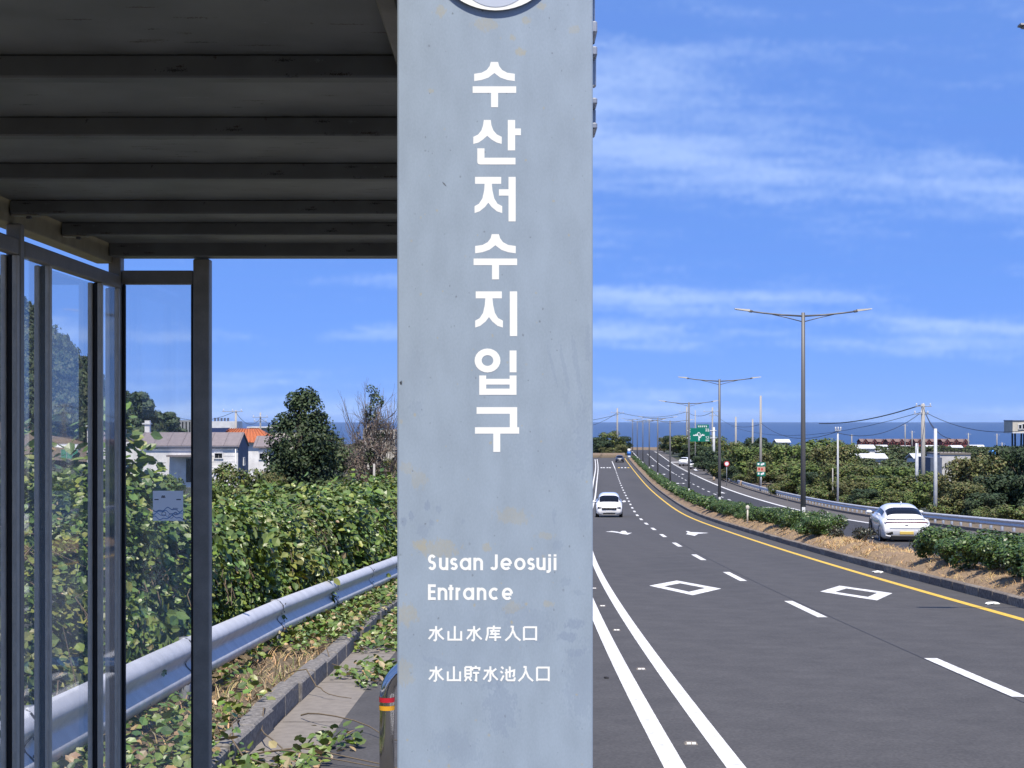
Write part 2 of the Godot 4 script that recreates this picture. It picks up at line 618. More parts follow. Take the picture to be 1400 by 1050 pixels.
func build_land() -> void:
	var xs := []
	var x := -1500.0
	while x < 2600.0:
		xs.append(x)
		var a := absf(x - 8.0)
		x += 1.4 if a < 30.0 else (4.0 if a < 120.0 else (15.0 if a < 400.0 else 110.0))
	var ds := []
	var d := -60.0
	while d < 2950.0:
		ds.append(d)
		d += 2.5 if d < 60.0 else (6.0 if d < 440.0 else (25.0 if d < 900.0 else 120.0))
	var st := SurfaceTool.new()
	st.begin(Mesh.PRIMITIVE_TRIANGLES)
	st.set_smooth_group(1)
	var grid := []
	for dd in ds:
		var row := []
		for xx in xs:
			row.append(Vector3(xx, ground(xx, dd), -dd))
		grid.append(row)
	for i in ds.size() - 1:
		for j in xs.size() - 1:
			for v in [grid[i][j], grid[i + 1][j], grid[i + 1][j + 1], grid[i][j], grid[i + 1][j + 1], grid[i][j + 1]]:
				var f := 1.0 + 0.5 * noise.get_noise_2d(v.x * 0.5, v.z * 0.5)
				st.set_color(Color(f * (1.0 + 0.4 * noise.get_noise_2d(v.x * 0.21 + 90.0, v.z * 0.2)), f, f))
				st.add_vertex(v)
	struct("ground", done(st), M["land"])
	var s2 := mk()
	var y := EYE - 60.0
	quad(s2, Vector3(-20000, y, -1500), Vector3(-20000, y, -23500), Vector3(22000, y, -23500), Vector3(22000, y, -1500))
	struct("sea", done(s2), M["sea"])
	# ploughed field below the hill
	var s3 := smooth(mk())
	for i in 12:
		for j in 12:
			var q := []
			for e in [[0, 0], [1, 0], [1, 1], [0, 1]]:
				var dd: float = 205.0 + 11.0 * (i + e[0])
				var xx: float = -(0.345 - 0.0085 * (j + e[1])) * dd
				q.append(Vector3(xx, ground(xx, dd) + 0.9, -dd))
			quad(s3, q[0], q[1], q[2], q[3])
	struct("field", done(s3), M["field"])

func build_road() -> void:
	var road := struct("road", strip(-3.5, 7.5, -40, 374, 0.9, 0.0, 12, 0.22), M["asphalt"])
	var side := obj("side_road", strip(-45.0, -3.5, 346, 374, 4, 0.0, 4, 0.1), M["asphalt"], road)
	side.name = "side_road"
	# a fresh overlay seam and darker patches of asphalt, as laid
	obj("lane_line", strip(-0.59, -0.41, -15, 366, 2, 0.004), M["paint_white"], road)
	obj("lane_line", strip(-0.08, 0.08, -15, 366, 2, 0.004), M["paint_white"], road)
	obj("centre_line", strip(6.66, 6.83, -15, 371, 2, 0.004), M["paint_yellow"], road)
	var d := 20.4 - 9.95 * 3
	for k in 34:
		if d > 3.0 and d < 300.0:
			obj("lane_dash", strip(3.25 + (0.35 * sstep(36.0, 18.0, d)), 3.42 + (0.35 * sstep(36.0, 18.0, d)), d - 3.7, d, 1.25, 0.004), M["paint_white"], road)
		d += 9.95
	obj("lane_line", strip(3.25, 3.42, 302, 352, 4, 0.004), M["paint_white"], road)
	# tar seam beside the lane dashes
	obj("tar_seam", strip(3.56, 3.585, 8, 60, 2, 0.003), M["seam"], road)
	for e in [[[34.9, 0.98], [36.75, 1.76], [33.9, 2.5], [31.9, 1.68]], [[33.0, 4.52], [34.9, 5.3], [32.5, 5.96], [30.5, 5.2]]]:
		var c := [0.0, 0.0]
		for q in e:
			c[0] += q[0] / 4.0
			c[1] += q[1] / 4.0
		var st := mk()
		for k in 4:
			var a: Array = e[k]
			var b: Array = e[(k + 1) % 4]
			var q := []
			for z in [a, b]:
				q.append(rp(z[1], z[0], 0.004))
				q.append(rp(lerpf(z[1], c[1], 0.42), lerpf(z[0], c[0], 0.42), 0.004))
			quad(st, q[0], q[2], q[3], q[1])
		obj("diamond_mark", done(st), M["paint_white"], road)
	obj("arrow_mark", ground_poly([[73.7, 0.83], [74.7, 1.19], [73.7, 1.43], [72.8, 1.5], [75.0, 1.68], [75.0, 1.83], [71.9, 1.86], [72.1, 2.07], [69.5, 1.79], [70.7, 1.54], [71.9, 1.43], [73.1, 1.16]], 0.004), M["paint_white"], road)
	obj("arrow_mark", ground_poly([[74.4, 4.74], [74.7, 4.88], [73.1, 4.89], [72.8, 5.2], [71.9, 5.67], [70.7, 5.08], [67.9, 4.71], [69.0, 4.6], [70.1, 4.47], [72.1, 4.69]], 0.004), M["paint_white"], road)
	# worn lettering far down the lanes
	for e in [[0.5, "paint_white"], [1.0, "paint_white"], [1.7, "paint_white"], [2.2, "paint_white"], [4.0, "paint_yellow"], [4.6, "paint_white"], [5.3, "paint_white"], [5.9, "paint_yellow"]]:
		obj("worn_lettering", strip(e[0], e[0] + 0.36, 306, 311, 5, 0.004), M[e[1]], road)
	# seaward carriageway
	var r2 := struct("seaward_road", strip(9.75, 16.35, -40, 446, 2.0, 0.0, 5, 0.16, 50.0), M["asphalt_new"])
	obj("hard_shoulder", strip(16.35, 18.8, -40, 446, 2.0, -0.002, 3, 0.14, 80.0), M["asphalt_old"], r2)
	obj("edge_line", strip(16.25, 16.55, -15, 252, 3, 0.006), M["paint_white"], r2)
	obj("edge_line", strip(9.98, 10.13, -15, 420, 3, 0.006), M["paint_white"], r2)
	d = 21.0
	while d < 262.0:
		obj("lane_dash", strip(13.3, 13.46, d, d + 4.0, 2, 0.006), M["paint_white"], r2)
		d += 9.95
	obj("lane_line", strip(13.3, 13.44, 268, 400, 4, 0.006), M["paint_white"], r2)
	d = 254.0
	while d < 330.0:
		obj("merge_dash", strip(16.2, 16.62, d, d + 2.6, 1.3, 0.006), M["paint_white"], r2)
		d += 4.2
	obj("edge_line", strip(16.3, 16.5, 332, 420, 3, 0.006), M["paint_white"], r2)
	# markings that read as arrows and words from far
	for e in [[10.9, 168, 0.5, 6.0], [11.5, 171, 0.8, 2.0], [14.6, 175, 0.45, 7.0], [14.2, 176, 1.3, 2.0], [11.2, 215, 1.0, 3.0], [12.1, 215, 0.6, 3.0], [14.5, 128, 1.7, 2.2], [11.3, 262, 0.7, 5.0], [14.5, 262, 0.7, 5.0], [11.3, 318, 0.8, 6.0], [14.6, 318, 0.8, 6.0]]:
		obj("arrow_mark", ground_poly([[e[1], e[0]], [e[1] + e[3] * 0.55, e[0] - 0.02], [e[1] + e[3] * 0.5, e[0] - e[2] * 0.4], [e[1] + e[3], e[0] + e[2] * 0.2], [e[1] + e[3] * 0.5, e[0] + e[2] * 0.8], [e[1] + e[3] * 0.55, e[0] + e[2] * 0.35], [e[1], e[0] + e[2] * 0.35]], 0.006), M["paint_white"], r2)
	# mouth of the side road where the white cars wait
	var mouth := obj("slip_road", strip(func(q): return 18.0, func(q): return 18.8 + 9.0 * sstep(268.0, 318.0, q), 262, 352, 2.5, 0.012, 3, 0.1), M["asphalt_old"], r2)
	mouth.name = "slip_road"
	obj("edge_line", strip(func(q): return 18.2 + 4.2 * sstep(290.0, 335.0, q), func(q): return 18.75 + 4.3 * sstep(290.0, 335.0, q), 284, 346, 2, 0.018), M["paint_white"], r2)
	obj("stop_line", strip(16.6, 23.0, 344, 347.5, 2, 0.02), M["paint_white"], r2)
	# gutter and verges
	var gut := Node3D.new()
	gut.name = "gutter"
	add_child(gut)
	gut.set_meta("kind", "structure")
	var gd := -12.0
	while gd < 90.0:
		obj("gutter_slab", strip(-4.1, -3.5, gd + 0.012, gd + 2.988, 1.5, -0.006), M["concrete"], gut)
		gd += 3.0
	var gb := strip(-4.15, -3.45, -12, 90, 3, -0.03)
	obj("gutter_bed", gb, M["kerb_dark"], gut)
	var st := smooth(mk())
	var vrow := func(d_: float, prof: Array) -> Array:
		var o := []
		for q in prof:
			o.append(rp(q[0], d_, q[1] + 0.05 * noise.get_noise_2d(q[0] * 60.0, d_ * 40.0)))
		return o
	var pl := [[-4.32, 0.10], [-4.8, 0.12], [-5.4, 0.13], [-6.2, 0.15], [-7.4, 0.2], [-9.0, 0.16]]
	var prev: Array = vrow.call(-12.0, pl)
	d = -11.5
	while d < 110.0:
		var row: Array = vrow.call(d, pl)
		for k in pl.size() - 1:
			quad(st, prev[k], prev[k + 1], row[k + 1], row[k])
		prev = row
		d += 0.5
	struct("verge", done(st), M["verge"])
	st = smooth(mk())
	pl = [[18.98, 0.06], [19.5, 0.1], [20.5, 0.12], [22.0, 0.14], [24.0, 0.16]]
	prev = vrow.call(20.0, pl)
	d = 21.0
	while d < 270.0:
		var row: Array = vrow.call(d, pl)
		for k in pl.size() - 1:
			quad(st, prev[k], row[k], row[k + 1], prev[k + 1])
		prev = row
		d += 1.0
	struct("verge", done(st), M["field"])

func heading(d: float) -> float:
	return -atan((cx(d + 0.5) - cx(d - 0.5)))

func slope_basis(d: float) -> Basis:
	var f := (rp(0, d + 0.5) - rp(0, d - 0.5)).normalized()
	var r := f.cross(Vector3.UP).normalized()
	return Basis(r, r.cross(f), -f)

func kerb_mesh(w: float, h: float, l: float, seed_: int) -> ArrayMesh:
	rng.seed = seed_
	var st := mk()
	bev(st, Vector3(0, h * 0.5 - 0.06, 0), Vector3(w, h + 0.12, l), 0.018)
	return done(st)

func build_kerbs() -> void:
	var lk := Node3D.new()
	lk.name = "roadside_kerb"
	add_child(lk)
	lk.set_meta("kind", "structure")
	var m1 := kerb_mesh(0.21, 0.19, 0.985, 1)
	rng.seed = 5
	var d := 2.0
	while d < 100.0:
		var o := obj("kerb_stone", m1, M["kerb_stone"], lk)
		o.transform = Transform3D(slope_basis(d) * Basis(Vector3.UP, rng.randf_range(-0.02, 0.02)) * Basis(Vector3.BACK, rng.randf_range(-0.03, 0.03)), rp(-4.21 + rng.randf_range(-0.03, 0.02), d, rng.randf_range(-0.015, 0.02)))
		d += 1.0
	var mk_ := Node3D.new()
	mk_.name = "median_kerb"
	add_child(mk_)
	mk_.set_meta("kind", "structure")
	var m2 := kerb_mesh(0.17, 0.19, 0.988, 2)
	d = 16.0
	while d < 150.0:
		for s in [0, 1]:
			if s == 1 and d > 70.0:
				continue
			var o := obj("kerb_stone", m2, M["kerb_dark"] if rng.randf() < 0.65 else M["kerb_dark_light"], mk_)
			o.transform = Transform3D(slope_basis(d) * Basis(Vector3.UP, rng.randf_range(-0.008, 0.008)), rp(7.58 if s == 0 else 9.66, d, rng.randf_range(-0.008, 0.01)))
		d += 1.0
	for e in [[7.5, 7.67, 150.0], [9.58, 9.75, 70.0]]:
		var st := mk()
		var q: float = e[2]
		while q < 366.0:
			var n := q + 3.0
			hexa(st, [rp(e[0], q, -0.05), rp(e[1], q, -0.05), rp(e[1], n, -0.05), rp(e[0], n, -0.05), rp(e[0], q, 0.19), rp(e[1], q, 0.19), rp(e[1], n, 0.19), rp(e[0], n, 0.19)])
			q = n
		var o := obj("kerb_run", done(st), M["kerb_dark"], mk_)
		o.set_meta("kind", "stuff")
	var rk := Node3D.new()
	rk.name = "verge_kerb"
	add_child(rk)
	rk.set_meta("kind", "structure")
	d = 50.0
	while d < 150.0:
		var o := obj("kerb_stone", m2, M["kerb_dark"], rk)
		o.transform = Transform3D(slope_basis(d), rp(18.89, d, -0.02))
		d += 1.0
	var st2 := mk()
	d = 150.0
	while d < 268.0:
		hexa(st2, [rp(18.8, d, -0.05), rp(18.98, d, -0.05), rp(18.98, d + 3, -0.05), rp(18.8, d + 3, -0.05), rp(18.8, d, 0.15), rp(18.98, d, 0.15), rp(18.98, d + 3, 0.15), rp(18.8, d + 3, 0.15)])
		d += 3.0
	obj("kerb_run", done(st2), M["kerb_dark"], rk).set_meta("kind", "stuff")

func median_up(off: float, d: float) -> float:
	var t := clampf((off - 7.67) / (9.58 - 7.67), 0.0, 1.0)
	var up := 0.15 + 0.26 * sin(PI * pow(t, 0.8))
	if d < 120.0 and t < 0.55:
		var k := fposmod(d + 0.8 * sin(d * 0.7) + off * 0.5, 2.7) - 1.35      # low cross ridges of soil between the shrubs
		up += (0.13 * maxf(0.0, 1.0 - absf(k) / 0.22)) * sstep(0.0, 0.12, t) * sstep(0.55, 0.4, t)
	return up + 0.03 * noise.get_noise_2d(off * 90.0, d * 60.0)

func build_median() -> void:
	var st := smooth(mk())
	for e in [[16.0, 110.0, 0.14, 12], [110.0, 366.0, 1.0, 6]]:
		var d: float = e[0]
		var prev := []
		while d < e[1] + 0.001:
			var row := []
			for k in e[3] + 1:
				var off := lerpf(7.66, 9.59, float(k) / e[3])
				row.append(rp(off, d, median_up(off, d)))
			if prev.size():
				for k in e[3]:
					quad(st, prev[k], row[k], row[k + 1], prev[k + 1])
			prev = row
			d += e[2]
	struct("median", done(st), M["soil"])
	# straw on the soil
	rng.seed = 88
	var xf := []
	var cols := []
	for i in 26000:
		var d := 22.0 + 70.0 * pow(rng.randf(), 1.4)
		var off := rng.randf_range(7.7, 9.3)
		if noise.get_noise_2d(off * 40.0, d * 30.0) < -0.12:
			continue
		var s := rng.randf_range(0.05, 0.15) * (1.6 if d > 44.0 and d < 54.0 else 1.0)
		var b := Basis(Vector3.UP, rng.randf() * TAU) * Basis(Vector3.RIGHT, rng.randf_range(0.2, 1.25))
		xf.append(Transform3D(b.scaled(Vector3(s * 1.6, s, s)), rp(off, d, median_up(off, d) - 0.005)))
		cols.append(shade(Color(0.46, 0.32, 0.155), 0.3))
	multi("dry_grass", blade_mesh(), M["straw"], xf, cols, "straw-coloured dry grass on the soil of the median", "grass")

# ---------------------------------------------------------------- bus stop pillar
const PD := 2.6                       # distance of the pillar face
const PK := PD / F
const PX := 676.8

func pv(x: float, y: float, z := 0.0) -> Vector3:     # on the pillar face, in the face's own grid
	return Vector3((x - PX) * PK, EYE - (y - 572.0) * PK - ry(PD), z)

func pillar_texture() -> ImageTexture:
	var w := 560
	var h := 1300
	var x0 := 543.0 - 2.0
	var sc := 272.0 / w          # face grid units per texel
	var y0 := -90.0
	var sy := 1230.0 / h
	rng.seed = 61
	var n1 := FastNoiseLite.new()
	n1.seed = 3; n1.frequency = 0.011; n1.fractal_octaves = 5
	var n2 := FastNoiseLite.new()
	n2.seed = 4; n2.frequency = 0.16; n2.fractal_octaves = 2
	var n3 := FastNoiseLite.new()
	n3.seed = 9; n3.frequency = 0.05; n3.fractal_octaves = 4
	var px := PackedVector3Array()
	px.resize(w * h)
	var paint := Vector3(0.308, 0.378, 0.452)
	for j in h:
		for i in w:
			var f := 1.0 + 0.10 * n1.get_noise_2d(i, j * 0.8) + 0.05 * n2.get_noise_2d(i, j)
			px[j * w + i] = paint * f
	# stains with ragged outlines: [x, y, rx, ry, turn, strength, colour]
	var grime := Vector3(0.24, 0.30, 0.39)
	var ochre := Vector3(0.42, 0.38, 0.25)
	var dark := Vector3(0.14, 0.16, 0.18)
	var spots := [
		[584, 691, 5, 8, 0.2, 0.8, grime], [600, 697, 4, 7, -0.3, 0.55, grime], [562, 705, 4, 7, -0.2, 0.75, grime], [552, 712, 5, 7, 0.3, 0.8, grime], [590, 714, 4, 5, 0, 0.6, grime], [578, 726, 11, 10, 0, 0.4, grime], [633, 713, 3, 5, 0, 0.4, grime],
		[757, 703, 3, 14, 0, 0.45, grime], [762, 745, 9, 9, 0, 0.4, grime], [800, 705, 10, 20, 0.2, 0.3, grime], [772, 795, 8, 8, 0, 0.4, grime], [790, 810, 9, 4, 0.3, 0.4, grime],
		[785, 853, 14, 8, -0.2, 0.75, grime], [776, 870, 16, 7, 0.1, 0.75, grime], [787, 891, 18, 6, 0, 0.6, grime], [737, 874, 8, 5, 0, 0.4, grime], [800, 930, 30, 60, 0.1, 0.35, grime],
		[685, 968, 24, 40, -0.12, 0.5, grime], [672, 930, 12, 18, 0, 0.5, grime], [720, 850, 40, 25, 0.2, 0.3, grime], [625, 1020, 40, 22, 0.4, 0.3, grime], [600, 905, 30, 5, 0.3, 0.3, grime],
		[797, 600, 12, 60, 0.05, 0.35, grime], [788, 500, 4, 50, -0.15, 0.4, grime], [772, 505, 3, 40, -0.2, 0.4, grime], [755, 500, 2.5, 30, -0.25, 0.4, grime], [803, 470, 4, 25, 0.0, 0.4, grime], [778, 560, 5, 40, -0.3, 0.25, grime],
		[600, 750, 34, 13, 0, 0.45, ochre], [573, 745, 12, 9, 0, 0.5, ochre], [665, 748, 8, 6, 0, 0.5, ochre], [555, 840, 18, 16, 0, 0.45, ochre], [700, 705, 26, 12, 0.1, 0.35, ochre], [745, 732, 14, 5, 0, 0.35, ochre], [700, 830, 14, 9, 0, 0.35, ochre], [750, 825, 8, 5, 0, 0.45, ochre], [552, 920, 14, 20, 0, 0.35, ochre], [572, 655, 14, 14, 0, 0.3, ochre], [555, 640, 10, 10, 0, 0.3, ochre],
		[603, 15, 8, 9, 0, 0.5, ochre], [712, 70, 8, 6, 0, 0.6, ochre], [719, 28, 9, 6, 0, 0.5, ochre], [663, 33, 18, 10, 0, 0.4, ochre], [741, 8, 6, 5, 0, 0.45, ochre], [700, 52, 5, 5, 0, 0.5, ochre], [785, 40, 8, 6, 0, 0.35, ochre], [588, 124, 5, 4, 0, 0.5, ochre],
		[570, 560, 10, 14, 0, 0.25, grime], [560, 515, 30, 40, 0, 0.15, grime], [755, 620, 60, 40, 0.3, 0.14, grime], [640, 880, 80, 60, 0, 0.12, grime]]
	for k in 240:
		var olive := rng.randf() < 0.35
		var r := rng.randf_range(0.5, 1.5) * (1.5 if olive else 1.0)
		spots.append([rng.randf_range(545, 808), rng.randf_range(-80, 1100), r, r * rng.randf_range(0.8, 1.4), 0.0, rng.randf_range(0.3, 0.8), ochre if olive else dark])
	spots.append([548, 523, 2.2, 3.5, 0.3, 1.0, Vector3(0.02, 0.02, 0.02)])
	spots.append([607, 251, 1.0, 5.5, -0.8, 1.0, Vector3(0.05, 0.05, 0.05)])
	for s in spots:
		var rx: float = s[2]
		var ryy: float = s[3]
		var big := maxf(rx, ryy) * 1.35
		var ca := cos(s[4])
		var sa := sin(s[4])
		for j in range(maxi(0, int((s[1] - big - y0) / sy)), mini(h, int((s[1] + big - y0) / sy) + 2)):
			for i in range(maxi(0, int((s[0] - big - x0) / sc)), mini(w, int((s[0] + big - x0) / sc) + 2)):
				var dx: float = x0 + i * sc - s[0]
				var dy: float = y0 + j * sy - s[1]
				var u := (dx * ca + dy * sa) / rx
				var v := (-dx * sa + dy * ca) / ryy
				var e := sqrt(u * u + v * v) + 0.55 * n3.get_noise_2d(i, j) + 0.25 * n2.get_noise_2d(i, j)
				if e < 1.0:
					var a: float = s[5] * sstep(1.0, 0.72, e) * clampf(0.85 + 0.5 * n2.get_noise_2d(i + 50, j), 0.0, 1.0)
					px[j * w + i] = px[j * w + i].lerp(s[6], a)
	var data := PackedByteArray()
	data.resize(w * h * 3)
	for q in w * h:
		var c := Color(px[q].x, px[q].y, px[q].z).linear_to_srgb()
		data[q * 3] = int(clampf(c.r, 0, 1) * 255); data[q * 3 + 1] = int(clampf(c.g, 0, 1) * 255); data[q * 3 + 2] = int(clampf(c.b, 0, 1) * 255)
	return ImageTexture.create_from_image(Image.create_from_data(w, h, false, Image.FORMAT_RGB8, data))

func letter_poly(parent: Node, polys: Array, o: Vector2, s: float, shift := Vector2.ZERO) -> void:
	var st := mk()
	for k in polys.size():
		var p := PackedVector2Array()
		var a: Array = polys[k]
		for i in range(0, a.size(), 2):
			p.append(Vector2(a[i], a[i + 1]) / s + o + shift)
		for i in Geometry2D.triangulate_polygon(p):
			st.add_vertex(pv(p[i].x, p[i].y, 0.0005 + 0.00005 * k))
	obj("letter", done(st), M["letter_white"], parent)

func rect(x0: float, y0: float, x1: float, y1: float) -> Array:
	return [x0, y0, x1, y0, x1, y1, x0, y1]

func stroke(st: SurfaceTool, p: Array, w: float, z: float, closed := false) -> void:
	var n := p.size()
	var l := []
	var r := []
	for i in n:
		var a: Vector2 = p[(i - 1 + n) % n] if closed or i > 0 else p[i]
		var c: Vector2 = p[(i + 1) % n] if closed or i < n - 1 else p[i]
		var d0: Vector2 = (p[i] - a).normalized() if a != p[i] else (c - p[i]).normalized()
		var d1: Vector2 = (c - p[i]).normalized() if c != p[i] else d0
		var t := (d0 + d1).normalized()
		var nn := Vector2(-t.y, t.x)
		var m := 1.0 / maxf(0.5, nn.dot(Vector2(-d1.y, d1.x)))
		l.append(p[i] + nn * w * 0.5 * m)
		r.append(p[i] - nn * w * 0.5 * m)
	for i in (n if closed else n - 1):
		var k := (i + 1) % n
		quad(st, pv(l[i].x, l[i].y, z), pv(l[k].x, l[k].y, z), pv(r[k].x, r[k].y, z), pv(r[i].x, r[i].y, z))

func arc(c: Vector2, rx: float, ryy: float, a0: float, a1: float, n := 14) -> Array:
	var o := []
	for i in n + 1:
		var a := deg_to_rad(lerpf(a0, a1, float(i) / n))
		o.append(c + Vector2(cos(a) * rx, sin(a) * ryy))
	return o

func latin(parent: Node, g: String, x0: float, x1: float, base: float) -> void:   # rounded sans letters drawn with one stroke width
	var st := mk()
	var h := 10.0
	var xh := 88.0
	var ca := 111.0
	var a := x0 + h
	var b := x1 - h
	var m := (a + b) * 0.5
	var top := base - xh + h
	var bot := base - h
	var rx := (b - a) * 0.5
	var ryy := (bot - top) * 0.5
	var cy := (top + bot) * 0.5
	var v := []
	match g:
		"o": v = [arc(Vector2(m, cy), rx, ryy, 0, 342, 19)]
		"c": v = [arc(Vector2(m, cy), rx, ryy, 48, 312)]
		"e": v = [[Vector2(a, cy + 3), Vector2(b, cy + 3)] , arc(Vector2(m, cy), rx, ryy, 360, 45, 18)]
		"a": v = [arc(Vector2(m, cy), rx, ryy, 0, 342, 19), [Vector2(b, base - xh), Vector2(b, base)]]
		"u": v = [[Vector2(a, base - xh)] + arc(Vector2(m, bot - rx), rx, rx, 180, 0, 10), [Vector2(b, base - xh), Vector2(b, base)]]
		"n": v = [[Vector2(a, base - xh), Vector2(a, base)], arc(Vector2(m, top + rx), rx, rx, 180, 360, 10) + [Vector2(b, base)]]
		"r": v = [[Vector2(a, base - xh), Vector2(a, base)], arc(Vector2(x1, top + (x1 - a)), x1 - a, x1 - a, 180, 270, 8)]
		"s", "S":
			var t := top if g == "s" else base - ca + h
			var q := (bot - t) * 0.25
			v = [arc(Vector2(m, t + q), rx, q, -25, -270, 12) + arc(Vector2(m, bot - q), rx, q, -80, 155, 12)]
		"J": v = [[Vector2(b, base - ca)] + arc(Vector2(m, bot - rx), rx, rx, 0, 165, 9)]
		"j": v = [[Vector2(b, base - xh), Vector2(b, base + 2), Vector2(b - 8, base + 9), Vector2(b - 22, base + 9)], [Vector2(b, base - xh - 24), Vector2(b, base - xh - 8)]]
		"i": v = [[Vector2(m, base - xh), Vector2(m, base)], [Vector2(m, base - xh - 24), Vector2(m, base - xh - 8)]]
		"t": v = [[Vector2(m, base - ca + 4), Vector2(m, base)], [Vector2(x0, base - xh + 8), Vector2(x1, base - xh + 8)]]
		"E": v = [[Vector2(a, base - ca), Vector2(a, base)], [Vector2(a, base - ca + h), Vector2(x1, base - ca + h)], [Vector2(a, base - 58), Vector2(x1 - 4, base - 58)], [Vector2(a, base - h), Vector2(x1, base - h)]]
	for k in v.size():
		var p := []
		for q in v[k]:
			p.append(Vector2(565, 740) + q / 5.123)
		stroke(st, p, 3.8, 0.0005 + 0.00005 * k, g in ["o", "a"] and k == 0)
	obj("letter", done(st), M["letter_white"], parent)

func hanja(parent: Node, strokes: Array, x: float, y: float, w: float, h: float) -> void:
	var st := mk()
	for k in strokes.size():
		var p := []
		var a: Array = strokes[k]
		for i in range(0, a.size(), 2):
			p.append(Vector2(565, 740) + Vector2(x + (a[i] - 50.0) * w / 100.0, y + a[i + 1] * h / 100.0) / 5.123)
		stroke(st, p, 2.7, 0.0005 + 0.00004 * k)
	obj("letter", done(st), M["letter_white"], parent)

func build_pillar() -> void:
	var t := thing("bus_stop_pillar", "tall blue-grey bus stop pillar with white vertical Korean lettering", "sign pillar", Vector3((PX - 700.0) * PK, ry(PD), -PD))
	var pm := mat("pillar_paint", lin(0.308, 0.378, 0.452), 0.5)
	var top := EYE + 1.15 - ry(PD)
	var xl := (543.0 - PX) * PK
	var xr := (810.6 - PX) * PK
	var st := mk()
	bev(st, Vector3((xl + xr) * 0.5, top * 0.5, -0.0705), Vector3(xr - xl, top, 0.14), 0.003)
	obj("column", done(st), pm, t)
	var fm := mat("pillar_face", Color.WHITE, 0.5)
	fm.albedo_texture = pillar_texture()
	st = SurfaceTool.new()
	st.begin(Mesh.PRIMITIVE_TRIANGLES)
	var y0 := -90.0
	var y1 := 1140.0
	for q in [[545.0, y0], [809.0, y0], [809.0, y1], [545.0, y0], [809.0, y1], [545.0, y1]]:
		st.set_normal(Vector3.BACK)
		st.set_uv(Vector2((q[0] - 541.0) / 272.0, (q[1] - y0) / 1230.0))
		st.add_vertex(pv(q[0], q[1], 0.0003))
	obj("front_panel", st.commit(), fm, t)
	var o := Vector2(640, 70)
	var sa := [[130, 62, 172, 62, 178, 85, 195, 108, 225, 124, 268, 130, 268, 172, 225, 166, 185, 152, 151, 126, 117, 152, 77, 166, 35, 172, 35, 130, 77, 124, 107, 108, 124, 85], rect(26, 202, 276, 240), rect(132, 239, 172, 322)]
	letter_poly(t, sa, o, 4.2)
	letter_poly(t, [[90, 395, 130, 395, 134, 425, 145, 455, 165, 478, 193, 492, 193, 533, 165, 525, 135, 508, 110, 486, 85, 508, 60, 525, 30, 533, 30, 492, 58, 478, 76, 455, 86, 425], rect(228, 395, 270, 570), rect(269, 444, 303, 483), [53, 558, 94, 558, 94, 612, 272, 612, 272, 651, 68, 651, 57, 647, 53, 638]], o, 4.2)
	var ji := [rect(40, 722, 190, 762), [95, 761, 136, 761, 140, 800, 150, 845, 168, 875, 196, 890, 196, 930, 165, 920, 135, 895, 116, 870, 97, 895, 66, 920, 37, 930, 37, 890, 62, 876, 82, 845, 92, 800]]
	letter_poly(t, ji + [rect(232, 722, 273, 978), rect(177, 793, 233, 830)], o, 4.2)
	letter_poly(t, sa, o, 4.2, Vector2(1.3, 235.4))
	letter_poly(t, ji + [rect(235.7, 722, 278, 979)], o, 4.2, Vector2(0.9, 156.5))
	var o2 := Vector2(640, 310)
	var ring := [[], []]
	for k in 25:
		var a := TAU * k / 24.0
		ring[0].append(Vector2(87, 600) + Vector2(cos(a) * 58, sin(a) * 54))
		ring[1].append(Vector2(87, 600) + Vector2(cos(a) * 26, sin(a) * 24))
	st = mk()
	for k in 24:
		var q := []
		for e in [ring[0][k], ring[0][k + 1], ring[1][k + 1], ring[1][k]]:
			var g: Vector2 = e / 3.28 + o2
			q.append(pv(g.x, g.y, 0.0007))
		quad(st, q[0], q[1], q[2], q[3])
	var kk := 0
	for e in [rect(186, 555, 217, 653), rect(50, 667, 81, 754), rect(186, 667, 217, 754), rect(80, 682, 187, 708), rect(80, 726, 187, 754)]:
		kk += 1
		var q := []
		for i in range(0, 8, 2):
			var g: Vector2 = Vector2(e[i], e[i + 1]) / 3.28 + o2
			q.append(pv(g.x, g.y, 0.0005 + 0.00004 * kk))
		quad(st, q[0], q[1], q[2], q[3])
	obj("letter", done(st), M["letter_white"], t)
	letter_poly(t, [rect(38, 809, 220, 839), rect(187, 838, 220, 900), rect(31, 899, 229, 928), rect(113, 927, 144, 1010)], o2, 3.28)
	for e in [["S", 103, 160], ["u", 180, 246], ["s", 258, 312], ["a", 325, 406], ["n", 421, 489], ["J", 538, 592], ["e", 610, 692], ["o", 707, 787], ["s", 798, 852], ["u", 862, 927], ["j", 930, 965], ["i", 982, 1004]]:
		latin(t, e[0], e[1], e[2], 203.0)
	for e in [["E", 103, 158], ["n", 171, 239], ["t", 245, 282], ["r", 296, 330], ["a", 348, 427], ["n", 445, 512], ["c", 528, 607], ["e", 620, 699]]:
		latin(t, e[0], e[1], e[2], 412.0)
	var water := [[50, 3, 50, 88, 44, 95, 34, 92], [8, 30, 38, 30, 29, 56, 4, 86], [88, 18, 57, 42], [54, 28, 70, 62, 98, 88]]
	var hill := [[50, 3, 50, 90], [10, 35, 10, 90, 90, 90], [90, 35, 90, 97]]
	var store := [[50, 0, 55, 14], [12, 16, 96, 16], [14, 16, 14, 55, 3, 96], [28, 34, 90, 34], [52, 22, 36, 54, 88, 54], [62, 42, 62, 99], [22, 75, 98, 75]]
	var enter := [[36, 6, 51, 8, 49, 36, 32, 70, 4, 96], [51, 30, 68, 70, 98, 96]]
	var mouth := [[12, 10, 12, 96], [12, 11, 88, 11, 88, 96], [12, 86, 88, 86]]
